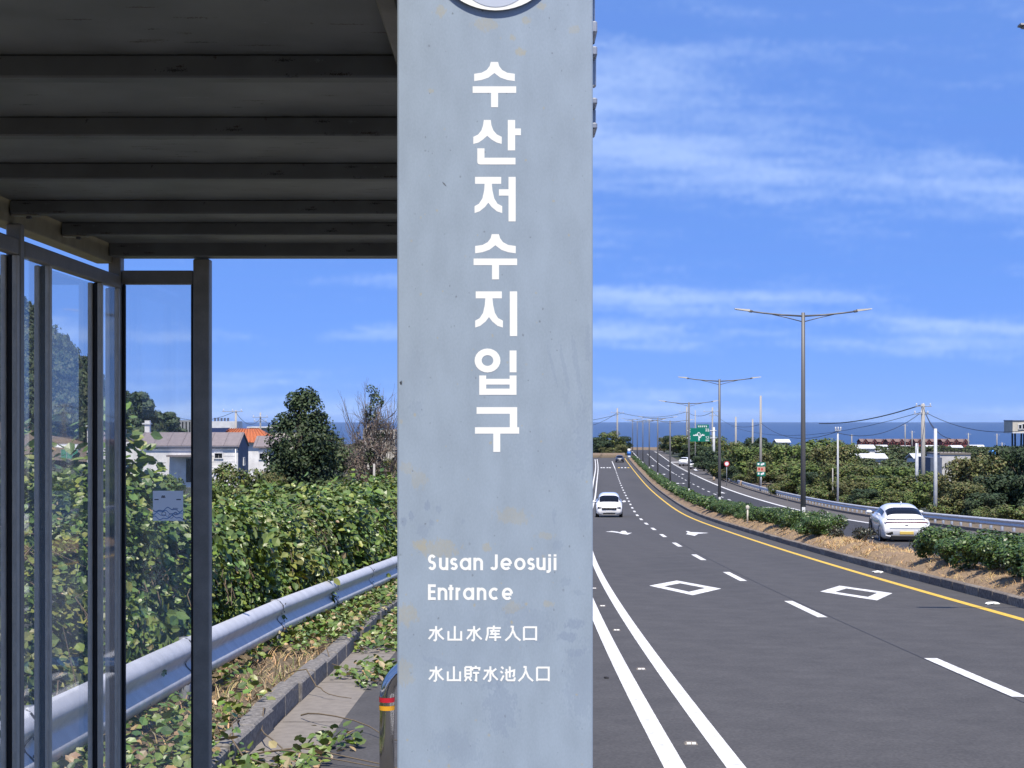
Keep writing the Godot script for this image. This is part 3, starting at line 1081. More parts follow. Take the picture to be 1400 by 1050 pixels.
	var save := [[6, 8, 42, 8, 42, 72], [6, 8, 6, 72], [6, 29, 42, 29], [6, 50, 42, 50], [6, 72, 42, 72], [16, 76, 3, 97], [32, 76, 45, 95], [74, 0, 74, 13], [52, 30, 52, 14, 98, 14, 96, 30], [56, 44, 96, 44], [77, 44, 77, 92, 66, 90]]
	var pool := [[8, 6, 22, 19], [3, 34, 17, 45], [5, 95, 24, 60], [32, 46, 92, 28, 90, 62, 80, 66], [63, 4, 63, 74], [42, 20, 42, 84, 50, 91, 92, 91, 96, 72]]
	for e in [[water, 160], [hill, 291], [water, 426], [store, 562], [enter, 697], [mouth, 818]]:
		hanja(t, e[0], e[1], 590, 112, 110)
	for e in [[water, 160], [hill, 285], [save, 412], [water, 540], [pool, 662], [enter, 787], [mouth, 908]]:
		hanja(t, e[0], e[1], 872, 108, 112)
	# round emblem on stand-offs
	var em := Node3D.new()
	em.name = "emblem"
	t.add_child(em)
	var cb := Basis(Vector3.RIGHT, PI * 0.5)
	st = smooth(mk())
	var r := 92.0 * PK
	lathe(st, [Vector2(r * 0.62, 0.0), Vector2(r * 0.62, 0.003)], pv(677.7, -68, 0.0), cb, 40)
	obj("stand_off", done(st), M["trim"], em)
	st = mk()
	lathe(st, [Vector2(0, 0.003), Vector2(r, 0.003), Vector2(r, 0.0065)], pv(677.7, -76.5, 0), cb, 64)
	obj("disc_edge", done(st), M["trim"], em)
	st = mk()
	lathe(st, [Vector2(r, 0.0065), Vector2(0, 0.0065)], pv(677.7, -76.5, 0), cb, 64)
	obj("disc_face", done(st), M["letter_white"], em)
	st = mk()
	lathe(st, [Vector2(54.0 * PK, 0.0), Vector2(0, 0.0)], pv(677.7, -43, 0.0071), cb, 48)
	obj("disc_print", done(st), mat("emblem_print", lin(0.52, 0.57, 0.66), 0.4), em)
	# raised letters on the road-facing side, seen edge on
	for e in [[-40, 39, 0.006, [[0.0, 0.0, 1.0, 0.22], [0.0, 0.0, 0.2, 1.0], [0.0, 0.8, 1.0, 1.0]]], [58, 107, 0.0065, [[0.0, 0.0, 1.0, 0.25], [0.4, 0.0, 0.6, 1.0]]], [129, 172, 0.0055, [[0.0, 0.0, 1.0, 0.2], [0.3, 0.2, 0.5, 0.8], [0.0, 0.8, 1.0, 1.0]]]]:
		st = mk()
		for q in e[3]:
			var ya: float = lerpf(e[0], e[1], q[1])
			var yb: float = lerpf(e[0], e[1], q[3])
			var c := pv(810.6, (ya + yb) * 0.5, -0.115 + 0.09 * (q[0] + q[2]) * 0.5)
			bev(st, c + Vector3(0.0040, 0, 0), Vector3(0.0100, (yb - ya) * PK, 0.09 * (q[2] - q[0])), 0.002)
		obj("raised_letter", done(st), M["galvanised"], t)

# ---------------------------------------------------------------- shelter
func sticker_texture() -> ImageTexture:
	var n := 160
	var im := Image.create(n, n, false, Image.FORMAT_RGB8)
	im.fill(Color(0.96, 0.97, 0.97))
	for i in n:
		var x := float(i) / n
		for k in 4:
			var y := int(n * (0.62 + 0.09 * k + 0.05 * sin(x * 9.0 + k * 1.7) + 0.03 * sin(x * 23.0 + k)))
			for j in 4:
				if y + j < n:
					im.set_pixel(i, y + j, [Color(0.22, 0.42, 0.62), Color(0.35, 0.55, 0.74), Color(0.48, 0.64, 0.8), Color(0.3, 0.5, 0.7)][k])
	for c in [[0.36, 0.77, 0.07], [0.6, 0.84, 0.08], [0.75, 0.76, 0.05]]:
		for k in 60:
			var a := TAU * k / 60.0
			for rr in [c[2], c[2] * 0.9]:
				im.set_pixel(clampi(int(n * (c[0] + rr * cos(a))), 0, n - 1), clampi(int(n * (c[1] + rr * sin(a))), 0, n - 1), Color(0.16, 0.2, 0.3))
	im.fill_rect(Rect2i(8, 44, 22, 5), Color(0.2, 0.22, 0.28))
	im.fill_rect(Rect2i(124, 44, 24, 5), Color(0.2, 0.22, 0.28))
	for k in 18:
		im.fill_rect(Rect2i(44 + k, 34 - int(10.0 * absf(sin(k * 0.35))), 3, 4), Color(0.15, 0.17, 0.2))
	im.fill_rect(Rect2i(46, 34, 20, 3), Color(0.15, 0.17, 0.2))
	for k in 10:
		im.fill_rect(Rect2i(102 + k * 3, 98 - int(8.0 * absf(sin(k * 0.8))), 4, 3), Color(0.25, 0.4, 0.55))
	return ImageTexture.create_from_image(im)

func build_shelter() -> void:
	var t := thing("bus_shelter", "grey steel bus shelter with ribbed flat roof and glass walls", "bus shelter", Vector3(-1.0, ry(4.0), -4.0))
	var org := t.position
	var put := func(called: String, x0: float, x1: float, y0: float, y1: float, d0: float, d1: float, m: String, bevel := 0.003) -> void:
		var st := mk()
		var c := Vector3((x0 + x1) * 0.5, EYE + (y0 + y1) * 0.5, -(d0 + d1) * 0.5) - org
		bev(st, c, Vector3(x1 - x0, y1 - y0, d1 - d0), bevel)
		obj(called, done(st), M[m], t)
	var gy := -EYE - 0.35
	# ceiling sheet: painted metal with scuffs and rust spots
	var cm_ := mat("ceiling_paint", lin(0.205, 0.22, 0.215), 0.5)
	cm_.albedo_texture = rust_texture()
	cm_.uv1_triplanar = true
	cm_.uv1_world_triplanar = true
	cm_.uv1_scale = Vector3.ONE * 0.55
	var jm := mat("joist_paint", lin(0.145, 0.155, 0.155), 0.5)
	jm.albedo_texture = cm_.albedo_texture
	jm.uv1_triplanar = true
	jm.uv1_world_triplanar = true
	jm.uv1_scale = Vector3(0.8, 0.8, 0.8)
	put.call("roof_panel", -1.80, -0.2365, 0.782, 0.83, -1.4, 6.93, "ceiling_paint")
	for d in [-0.2, 0.5, 1.2, 1.9, 2.6, 3.30, 3.98, 4.70, 5.50, 6.13]:
		put.call("joist", -1.798, -0.2375, 0.732, 0.7815, d, d + 0.055, "joist_paint", 0.004)
		if d > 2.0:
			put.call("bracket", -1.796, -1.70, 0.7265, 0.7318, d + 0.004, d + 0.051, "shelter_post", 0.001)
			put.call("bolt", -1.745, -1.727, 0.717, 0.7263, d + 0.018, d + 0.036, "bolt_steel", 0.002)
	put.call("edge_beam", -1.88, -1.802, 0.70, 0.86, -1.4, 6.96, "edge_olive")
	put.call("edge_beam", -0.2355, -0.2005, 0.72, 0.86, -1.4, 6.96, "shelter_steel")
	put.call("eave_beam", -1.80, -0.2375, 0.725, 0.86, 6.86, 6.99, "joist_paint", 0.004)
	# posts of the far corner and the left wall
	put.call("post", -1.82, -1.765, gy, 0.78, 6.93, 7.0, "shelter_post", 0.005)
	put.call("post", -1.438, -1.365, gy, 0.72, 6.93, 7.0, "shelter_post", 0.005)
	put.call("post", -1.815, -1.762, gy, 0.70, 5.512, 5.56, "shelter_post", 0.005)
	put.call("post", -1.815, -1.762, gy, 0.70, 3.9, 3.96, "shelter_post", 0.005)
	put.call("top_rail", -1.80, -1.762, 0.585, 0.642, 5.565, 6.925, "shelter_steel", 0.004)
	put.call("top_rail", -1.80, -1.762, 0.585, 0.642, 3.965, 5.495, "shelter_steel", 0.004)
	put.call("top_rail", -1.763, -1.44, 0.606, 0.668, 6.94, 6.985, "shelter_steel", 0.004)
	put.call("bottom_rail", -1.80, -1.762, -2.25, -2.19, 5.565, 6.925, "shelter_frame", 0.004)
	put.call("bottom_rail", -1.763, -1.44, -2.25, -2.19, 6.94, 6.985, "shelter_frame", 0.004)
	# two sliding tracks: an outer and an inner stile with a dark gasket set back between them
	for d in [5.472, 5.86, 6.60, 6.885]:
		put.call("window_stile", -1.822, -1.8035, -2.19, 0.584, d, d + 0.032, "shelter_frame")
		put.call("gasket", -1.803, -1.7815, -2.19, 0.584, d + 0.012, d + 0.03, "gasket")
		put.call("window_stile", -1.781, -1.7625, -2.19, 0.584, d + 0.002, d + 0.034, "shelter_frame")
	put.call("window_stile", -1.763, -1.75, -2.19, 0.6055, 6.95, 6.975, "gasket")
	put.call("window_stile", -1.452, -1.4385, -2.19, 0.6055, 6.95, 6.975, "gasket")
	var pane := func(a: Vector3, b: Vector3) -> void:
		var st := mk()
		var p0 := a - org
		var p1 := b - org
		quad(st, p0, Vector3(p0.x, p1.y, p0.z), p1, Vector3(p1.x, p0.y, p1.z))
		obj("glass_pane", done(st), M["glass"], t)
	var yb := EYE - 2.19
	var yt := EYE + 0.584
	for e in [[5.562, 5.86, -1.772], [5.893, 6.60, -1.812], [6.634, 6.885, -1.772], [3.97, 5.471, -1.812]]:
		pane.call(Vector3(e[2], yb, -e[0]), Vector3(e[2], yt, -e[1]))
	pane.call(Vector3(-1.75, yb, -6.963), Vector3(-1.452, yt + 0.021, -6.963))
	var sm := mat("map_print", Color.WHITE, 0.5)
	sm.albedo_texture = sticker_texture()
	sm.backlight_enabled = true
	sm.backlight = Color(0.7, 0.7, 0.7)
	var st := SurfaceTool.new()
	st.begin(Mesh.PRIMITIVE_TRIANGLES)
	var p := [at(209, 671, 6.958), at(250.5, 671, 6.958), at(250.5, 712, 6.958), at(209, 712, 6.958)]
	var uv := [Vector2(0, 0), Vector2(1, 0), Vector2(1, 1), Vector2(0, 1)]
	for k in [0, 1, 2, 0, 2, 3]:
		st.set_normal(Vector3.BACK)
		st.set_uv(uv[k])
		st.add_vertex(p[k] - p[3])
	var s := obj("map_sticker", st.commit(), sm)
	s.position = p[3]
	tag(s, "small square blue and grey map print stuck on shelter glass", "sticker")

func rust_texture() -> ImageTexture:
	var n := 768
	rng.seed = 19
	var a := FastNoiseLite.new()
	a.seed = 8; a.frequency = 0.006; a.fractal_octaves = 5
	var ia := a.get_seamless_image(n, n, false, false, 0.1, false)
	var im := Image.create(n, n, false, Image.FORMAT_RGB8)
	for j in n:
		for i in n:
			var v := 0.84 + 0.3 * (ia.get_pixel(i, j).r - 0.5)
			im.set_pixel(i, j, Color(v, v, v * 0.985))
	for k in 190:
		var rust := rng.randf() < 0.5
		var c := Color(0.34, 0.2, 0.13) if rust else Color(0.2, 0.2, 0.2)
		if rng.randf() < 0.22:
			c = Color(1.0, 1.0, 1.0)
		var x := rng.randi_range(20, n - 40)
		var y := rng.randi_range(20, n - 30)
		var lenx := rng.randi_range(2, 18)
		for q in lenx * 5:
			var xx := clampi(x + int(rng.randfn(0, lenx * 0.5)), 0, n - 1)
			var yy := clampi(y + int(rng.randfn(0, 1.4)), 0, n - 1)
			im.set_pixel(xx, yy, im.get_pixel(xx, yy).lerp(c, 0.8))
	return ImageTexture.create_from_image(im)

# ---------------------------------------------------------------- guardrails, bollard, studs
const WB := [[0.0, 0.0], [0.035, -0.012], [0.07, -0.045], [0.083, -0.075], [0.08, -0.10], [0.03, -0.155], [0.022, -0.175], [0.03, -0.195], [0.08, -0.25], [0.083, -0.275], [0.07, -0.305], [0.035, -0.338], [0.0, -0.35]]

func wbeam(pts: Array, side: float, lift := 0.0, thick := 1.0) -> ArrayMesh:   # pts: top edge of the beam; side +1 faces +x
	var st := smooth(mk())
	for i in pts.size() - 1:
		for k in WB.size() - 1:
			var q := []
			for e in [[i, k], [i + 1, k], [i + 1, k + 1], [i, k + 1]]:
				q.append(pts[e[0]] + Vector3((WB[e[1]][0] * thick + lift) * side, WB[e[1]][1] * thick, 0))
			quad(st, q[0], q[1], q[2], q[3])
	return done(st)

func left_rail(d: float) -> Vector3:
	var xs := [[-14.0, -3.6], [15.3, -3.29], [20.4, -3.16], [24.8, -2.93], [28.7, -2.71], [32.7, -2.49], [45.0, -1.9], [110.0, 1.0]]
	var k := 0
	while k < xs.size() - 2 and d > xs[k + 1][0]:
		k += 1
	var f: float = (d - xs[k][0]) / (xs[k + 1][0] - xs[k][0])
	return Vector3(lerpf(xs[k][1], xs[k + 1][1], f), ry(d) + 0.77, -d)

func build_rails() -> void:
	var lj := [-9.0, -4.5, 0.5, 5.5, 10.4, 15.3, 20.4, 24.8, 28.7, 32.7]
	while lj[-1] < 90.0:
		lj.append(lj[-1] + 4.1)
	var t := thing("guardrail", "long galvanised guardrail between the kerb and the vine-covered bank", "guardrail", Vector3(left_rail(15.3).x, ry(15.3), -15.3))
	var org := t.position
	var bst := smooth(mk())
	lathe(bst, [Vector2(0, 0.012), Vector2(0.009, 0.010), Vector2(0.013, 0.0)], Vector3.ZERO, Basis(Vector3.FORWARD, PI * 0.5), 8)
	var bolt := done(bst)
	var pst := smooth(mk())
	tube(pst, [Vector3(0, -0.4, 0), Vector3(0, 0.74, 0)], 0.07, -1, 14)
	var post := done(pst)
	for i in lj.size() - 1:
		var pts := []
		for k in 5:
			pts.append(left_rail(lerpf(lj[i], lj[i + 1] + 0.16, k / 4.0)) - org + Vector3(0, 0, 0))
		obj("rail_beam", wbeam(pts, 1.0, 0.003 * (i % 2), 1.36), M["galvanised_rail"], t)
		var p := left_rail(lj[i] + 0.5) - org
		var o := obj("post", post, M["galvanised"], t)
		o.position = Vector3(p.x - 0.075, p.y - 0.77, p.z)
		if lj[i] > 3.0 and lj[i] < 40.0:
			var e := left_rail(lj[i] + 0.16) - org
			var sst := mk()
			for k in WB.size() - 1:
				for w in [[0.0, 0.045]]:
					var lf := 0.0075
					var bow := sin(PI * k / 12.0) * 0.14
					var bow2 := sin(PI * (k + 1) / 12.0) * 0.14
					quad(sst, e + Vector3(WB[k][0] * 1.36 + lf, WB[k][1] * 1.36, bow), e + Vector3(WB[k + 1][0] * 1.36 + lf, WB[k + 1][1] * 1.36, bow2), e + Vector3(WB[k + 1][0] * 1.36 + lf, WB[k + 1][1] * 1.36, bow2 + w[1]), e + Vector3(WB[k][0] * 1.36 + lf, WB[k][1] * 1.36, bow + w[1]))
			obj("lap_joint", done(sst), M["seam"], t)
			for q in [[0.072, -0.05], [0.06, -0.13], [0.06, -0.22], [0.08, -0.30]]:
				for z in [-0.1, 0.12]:
					var b := obj("bolt", bolt, M["bolt_steel"], t)
					b.position = e + Vector3(q[0] * 1.36 + 0.008, q[1] * 1.36, z)
	# rail along the seaward carriageway
	var t2 := thing("guardrail", "galvanised guardrail curving along the roadside trees beyond the white car", "guardrail", rp(19.4, 60.0))
	org = t2.position
	var d := 44.0
	while d < 262.0:
		var n := d + 4.0
		var pts := [rp(19.4, d, 0.66) - org, rp(19.4, d + 2, 0.66) - org, rp(19.4, n + 0.15, 0.66) - org]
		obj("rail_beam", wbeam(pts, -1.0, 0.003 * (int(d / 4.0) % 2)), M["galvanised_rail"], t2)
		for q in [0.3, 2.3]:
			var o := obj("post", post, M["galvanised"], t2)
			o.position = rp(19.48, d + q, -0.13) - org
		d = n

func build_small_things() -> void:
	# stainless hoop bollard with colour bands
	var g := rp(0, 11.8).y
	var x := at(529, 900, 11.8).x
	var hgt := 0.985
	var t := thing("hoop_bollard", "polished steel hoop bollard with red and yellow bands beside pillar", "bollard", Vector3(x, g, -11.8))
	var st := smooth(mk())
	var r := 0.058
	var pts := [Vector3(0, -0.2, 0), Vector3(0, 0.4, 0)]
	var bend := 0.24
	for k in 9:
		var a := PI - PI * 0.5 * k / 8.0
		pts.append(Vector3(bend + bend * cos(a), hgt - r - bend + bend * sin(a), 0))
	for k in 9:
		var a := PI * 0.5 - PI * 0.5 * k / 8.0
		pts.append(Vector3(1.0 + bend * cos(a), hgt - r - bend + bend * sin(a), 0))
	pts.append(Vector3(1.0 + bend, -0.2, 0))
	tube(st, pts, r, -1, 20)
	obj("hoop", done(st), M["stainless"], t)
	for e in [[0.665, 0.036, "band_red"], [0.603, 0.034, "band_yellow"]]:
		for sx in [0.0, 1.0 + bend]:
			st = smooth(mk())
			lathe(st, [Vector2(r + 0.0025, -e[1] * 0.5), Vector2(r + 0.0025, e[1] * 0.5)], Vector3(sx, e[0], 0), Basis.IDENTITY, 24)
			obj("band", done(st), M[e[2]], t)
	# reflective road studs between the double line
	var first: Node3D = null
	for e in [[13.7, -0.24], [19.2, -0.26], [24.3, -0.28], [29.1, -0.30], [9.5, -0.23], [34.0, -0.3], [39.0, -0.3]]:
		if first == null:
			first = thing("road_stud", "small square reflective stud between the paired white road lines", "road stud", rp(e[1], e[0], 0.0), heading(e[0]), "reflective studs between the lane lines")
			first.set_meta("called", "road_stud")
			st = mk()
			hexa(st, [Vector3(-0.06, 0.0, 0.055), Vector3(0.06, 0.0, 0.055), Vector3(0.06, 0.0, -0.055), Vector3(-0.06, 0.0, -0.055), Vector3(-0.045, 0.02, 0.025), Vector3(0.045, 0.02, 0.025), Vector3(0.045, 0.02, -0.025), Vector3(-0.045, 0.02, -0.025)])
			obj("base", done(st), M["concrete"], first)
			for sx in [-0.022, 0.022]:
				st = mk()
				var b := Basis(Vector3.RIGHT, -0.59)
				bx(st, Vector3(sx, 0.0125, 0.042), Vector3(0.034, 0.004, 0.02), b.inverse())
				obj("reflector", done(st), M["plate_white"], first)
		else:
			copy(first, rp(e[1], e[0], 0.0), heading(e[0]))
	st = mk()
	blob(st, Vector3(0, 0.012, 0), Vector3(0.03, 0.016, 0.022), 0.5, 5, 5)
	var pb := obj("pebble", done(st), M["seam"])
	pb.position = rp(-0.74, 18.3)
	tag(pb, "small black lump lying on the asphalt outside white line", "debris")
	rng.seed = 71
	for e in [[7.2, 29.5], [7.05, 26.3], [7.25, 40.0]]:
		st = mk()
		blob(st, Vector3(0, 0.02, 0), Vector3(0.14, 0.03, 0.09), 0.7, int(e[1]), 6)
		var o := obj("litter", done(st), M["letter_white"])
		o.position = rp(e[0], e[1])
		tag(o, "scrap of pale litter lying against the median kerb", "litter", "litter along the median kerb")
	# marker post on the median
	t = thing("marker_post", "slim cream marker post standing in the median soil", "marker post", rp(8.0, 77.0, median_up(8.0, 77.0)))
	st = smooth(mk())
	tube(st, [Vector3(0, -0.2, 0), Vector3(0, 0.68, 0)], 0.045, 0.04, 10)
	obj("post", done(st), M["wall_cream"], t)
	st = smooth(mk())
	blob(st, Vector3(0, 0.76, 0), Vector3(0.1, 0.13, 0.06), 0.0, 1, 8)
	obj("reflector_head", done(st), M["wall_cream"], t)

# ---------------------------------------------------------------- street lamps, signs, poles
func lamp_proto(label: String) -> Node3D:
	var t := thing("street_lamp", label, "street lamp", Vector3.ZERO, 0.0, "double-armed street lamps along the median")
	t.set_meta("called", "street_lamp")
	var st := smooth(mk())
	tube(st, [Vector3(0, -0.3, 0), Vector3(0, 4.5, 0), Vector3(0, 9.12, 0)], 0.115, 0.075, 12)
	obj("pole", done(st), M["lamp_metal"], t)
	st = mk()
	bev(st, Vector3(0, 0.05, 0), Vector3(0.42, 0.05, 0.42), 0.01)
	obj("base_plate", done(st), M["lamp_metal"], t)
	st = mk()
	bev(st, Vector3(0, 1.02, 0.105), Vector3(0.14, 0.26, 0.03), 0.004)
	obj("number_plate", done(st), M["plate_white"], t)
	for s in [-1.0, 1.0]:
		st = smooth(mk())
		tube(st, [Vector3(0.04 * s, 8.98, 0), Vector3(0.9 * s, 9.03, 0), Vector3(1.6 * s, 9.1, 0), Vector3(2.15 * s, 9.17, 0)], 0.038, 0.03, 8)
		tube(st, [Vector3(0.04 * s, 8.75, 0), Vector3(0.7 * s, 8.92, 0), Vector3(1.25 * s, 9.04, 0)], 0.022, 0.018, 6)
		obj("arm", done(st), M["lamp_metal"], t)
		var b := Basis(Vector3.BACK, 0.13 * s)
		var hd := Node3D.new()
		hd.name = "lamp_head"
		t.add_child(hd, true)
		hd.position = Vector3(2.1 * s, 9.17, 0)
		st = mk()
		bev(st, b * Vector3(0.05 * s, 0.0, 0), Vector3(0.16, 0.1, 0.12), 0.02, b)
		obj("joint", done(st), M["lamp_metal"], hd)
		st = mk()
		var h0 := [Vector3(0.1, -0.02, 0.13), Vector3(0.72, 0.0, 0.09), Vector3(0.72, 0.0, -0.09), Vector3(0.1, -0.02, -0.13), Vector3(0.1, 0.07, 0.09), Vector3(0.72, 0.03, 0.07), Vector3(0.72, 0.03, -0.07), Vector3(0.1, 0.07, -0.09)]
		var h1 := []
		for v in h0:
			h1.append(b * Vector3(v.x * s, v.y, v.z))
		hexa(st, h1)
		obj("housing", done(st), M["lamp_head"], hd)
		st = mk()
		bx(st, b * Vector3(0.42 * s, -0.018, 0), Vector3(0.5, 0.008, 0.15), b)
		obj("lens", done(st), M["lens_clear"], hd)
	return t

func build_lamps() -> void:
	var proto := lamp_proto("slim grey street lamp with two outstretched arms on the median")
	var ds := [24.0, 63.0, 104.0, 142.0, 182.0, 222.0, 262.0, 302.0, 342.0, 382.0]
	for i in ds.size():
		var d: float = ds[i]
		var off := 8.8 if d < 380.0 else 9.0
		var p := rp(off, d, 0.35)
		p.y -= 0.15
		var k := 0.9 if d == 182.0 else 1.0
		if i == 0:
			proto.position = p
		else:
			copy(proto, p, 0.0, Vector3(1, k, 1))

func sign_bars(st: SurfaceTool, list: Array, w: float, h: float, z: float) -> void:   # marks given in 0..1 of the panel
	for e in list:
		bx(st, Vector3((e[0] + e[2]) * 0.5 * w - w * 0.5, h * 0.5 - (e[1] + e[3]) * 0.5 * h, z), Vector3((e[2] - e[0]) * w, (e[3] - e[1]) * h, 0.006))

func build_signs() -> void:
	# direction sign over the seaward lanes
	var d := 262.0
	var p := at(976, 635, d)
	var gnd := ground(p.x, d)
	var t := thing("direction_sign", "big green direction sign with white arrow diagram on a pale mast", "road sign", Vector3(p.x, gnd, -d))
	var top := at(976, 584, d).y - gnd
	var st := smooth(mk())
	tube(st, [Vector3(0, -0.3, 0), Vector3(0, top, 0)], 0.21, 0.19, 14)
	obj("mast", done(st), M["pole_white"], t)
	st = mk()
	bev(st, Vector3(0, at(976, 630, d).y - gnd, 0), Vector3(1.1, 0.3, 0.8), 0.03)
	obj("collar", done(st), M["pole_white"], t)
	for y in [589.0, 599.0]:
		st = smooth(mk())
		tube(st, [Vector3(0.45, at(0, y, d).y - gnd, 0.1), Vector3(-4.6, at(0, y, d).y - gnd, 0.1)], 0.09, -1, 10)
		obj("arm", done(st), M["pole_white"], t)
	var pw := 29.0 / F * d
	var ph := 18.5 / F * d
	var pc := Vector3((955.5 - 976.0) / F * d, at(0, 594.5, d).y - gnd, 0.26)
	var sg := Node3D.new()
	sg.name = "panel"
	t.add_child(sg)
	sg.position = pc
	st = mk()
	bev(st, Vector3.ZERO, Vector3(pw, ph, 0.06), 0.01)
	bev(st, Vector3(0.18 * pw, ph * 0.5 + 0.31, 0), Vector3(pw * 0.56, 0.6, 0.058), 0.01)
	obj("board", done(st), M["sign_green"], sg)
	st = mk()
	sign_bars(st, [[0.47, 0.55, 0.52, 0.92], [0.22, 0.50, 0.46, 0.57], [0.53, 0.49, 0.76, 0.56], [0.40, 0.38, 0.44, 0.5], [0.44, 0.31, 0.53, 0.37], [0.53, 0.38, 0.57, 0.55], [0.56, 0.57, 0.62, 0.63], [0.52, 0.64, 0.58, 0.72], [0.32, 0.45, 0.38, 0.49], [0.64, 0.44, 0.7, 0.485]], pw, ph, 0.034)
	obj("arrow_diagram", done(st), M["sign_white"], sg)
	st = mk()
	for q in [[0.015, 0.06], [0.015, 0.22], [0.015, 0.58], [0.015, 0.74], [0.80, 0.04], [0.80, 0.16], [0.90, 0.05], [0.90, 0.17], [0.80, 0.86], [0.88, 0.86]]:
		sign_bars(st, [[q[0], q[1], q[0] + 0.07, q[1] + 0.03], [q[0] + 0.01, q[1] + 0.05, q[0] + 0.03, q[1] + 0.1], [q[0] + 0.05, q[1] + 0.03, q[0] + 0.07, q[1] + 0.1]], pw, ph, 0.034)
	for k in 5:
		var u := 0.44 + 0.09 * k
		sign_bars(st, [[u, -0.18, u + 0.065, -0.15], [u + 0.02, -0.13, u + 0.045, -0.07], [u + 0.05, -0.15, u + 0.068, -0.06]], pw, ph, 0.034)
	obj("place_names", done(st), M["sign_white"], sg)
	var tm := TextMesh.new()
	tm.text = "12"
	tm.font_size = 32
	tm.pixel_size = 0.018
	tm.depth = 0.01
	var tn := obj("route_number", tm, M["sign_white"], sg)
	tn.position = Vector3(0.38 * pw, -0.18 * ph, 0.036)
	# small green and white panel sign by the rail
	d = 188.0
	d = 181.0
	p = at(1040.5, 660, d)
	gnd = ground(p.x, d)
	t = thing("panel_sign", "narrow green and white panel sign on a post behind the guardrail", "road sign", Vector3(p.x, gnd, -d))
	st = smooth(mk())
	tube(st, [Vector3(0, -0.2, 0), Vector3(0, at(0, 650, d).y - gnd, 0)], 0.05, -1, 8)
	obj("post", done(st), M["galvanised"], t)
	for e in [[632.0, 638.0, 12.2, "sign_green"], [638.1, 645.0, 11.2, "sign_orange"], [645.1, 651.0, 11.5, "sign_green"]]:
		st = mk()
		var y0: float = at(0, e[0], d).y - gnd
		var y1: float = at(0, e[1], d).y - gnd
		bev(st, Vector3(0, (y0 + y1) * 0.5, 0.07), Vector3(e[2] / F * d, y0 - y1, 0.04), 0.006)
		obj("panel", done(st), M[e[3]], t)
		st = mk()
		var w: float = e[2] / F * d
		for q in ([[-0.3, 0.1], [0.05, 0.0], [0.25, 0.15]] if e[3] == "sign_green" else [[-0.25, 0.05], [0.1, 0.0]]):
			bx(st, Vector3(q[0] * w, (y0 + y1) * 0.5 + q[1] * (y0 - y1), 0.093), Vector3(w * 0.2, (y0 - y1) * 0.45, 0.004))
		obj("panel_print", done(st), M["sign_white"] if e[3] == "sign_green" else M["sign_red"], t)
	# round sign partly behind the second lamp
	d = 205.0
	p = at(993.5, 650, d)
	gnd = ground(p.x, d)
	t = thing("round_sign", "round red-rimmed white sign on a post by the guardrail", "road sign", Vector3(p.x, gnd, -d))
	st = smooth(mk())
	tube(st, [Vector3(0, -0.2, 0), Vector3(0, at(0, 631, d).y - gnd, 0)], 0.04, -1, 8)
	obj("post", done(st), M["galvanised"], t)
	var cb := Basis(Vector3.RIGHT, PI * 0.5)
	st = mk()
	lathe(st, [Vector2(0, -0.01), Vector2(0.36, -0.01), Vector2(0.36, 0.02), Vector2(0.25, 0.02)], Vector3(0, at(0, 634, d).y - gnd, 0.07), cb, 24)
	obj("rim", done(st), M["sign_red"], t)
	st = mk()
	lathe(st, [Vector2(0.25, 0.018), Vector2(0, 0.018)], Vector3(0, at(0, 634, d).y - gnd, 0.07), cb, 24)
	obj("face", done(st), M["sign_white"], t)
	# blue and white end marker where the median stops
	d = 369.0
	p = rp(7.7, d, 0.15)
	t = thing("end_marker", "blue and white marker at the far end of the median", "marker", p)
	for e in [[0.0, 0.75, 0.42, "sign_white"], [0.75, 1.5, 0.5, "sign_blue"], [1.5, 2.2, 0.38, "sign_white"]]:
		st = smooth(mk())
		lathe(st, [Vector2(0, e[0]), Vector2(e[2], e[0]), Vector2(e[2] * 0.9, e[1]), Vector2(0, e[1])], Vector3.ZERO, Basis.IDENTITY, 16)
		obj("drum", done(st), M[e[3]], t)

func pole(called: String, label: String, x: float, ytop: float, d: float, w: float, m: String, arms: Array, category := "utility pole", group := "") -> Node3D:
	var px := at(x, 0, d).x
	var g := ground(px, d)
	var h := at(x, ytop, d).y - g
	var t := thing(called, label, category, Vector3(px, g, -d), 0.0, group)
	var st := smooth(mk())
	tube(st, [Vector3(0, -0.4, 0), Vector3(0, h * 0.5, 0), Vector3(0, h, 0)], w * 0.6, w * 0.42, 12)
	obj("shaft", done(st), M[m], t)
	for a in arms:
		st = mk()
		bev(st, Vector3(a[1], h - a[0], 0.12), Vector3(a[2], 0.09, 0.09), 0.012)
		obj("crossarm", done(st), M["galvanised"], t)
		for s in [-0.42, 0.0, 0.42]:
			st = smooth(mk())
			lathe(st, [Vector2(0, 0.27), Vector2(0.05, 0.24), Vector2(0.07, 0.15), Vector2(0.045, 0.1), Vector2(0.07, 0.06), Vector2(0.03, 0.0)], Vector3(a[1] + s * a[2], h - a[0] + 0.046, 0.12), Basis.IDENTITY, 10)
			obj("insulator", done(st), M["porcelain"], t)
	return t

func wire(a: Vector3, b: Vector3, sag: float, r: float, label: String) -> void:
	var st := smooth(mk())
	var pts := []
	for k in 13:
		var f := k / 12.0
		pts.append(a.lerp(b, f) - a - Vector3(0, sag * 4.0 * f * (1.0 - f), 0))
	tube(st, pts, r, -1, 5)
	var o := obj("power_line", done(st), M["wire"])
	o.position = a
	tag(o, label, "cable", "overhead cables between the utility poles")

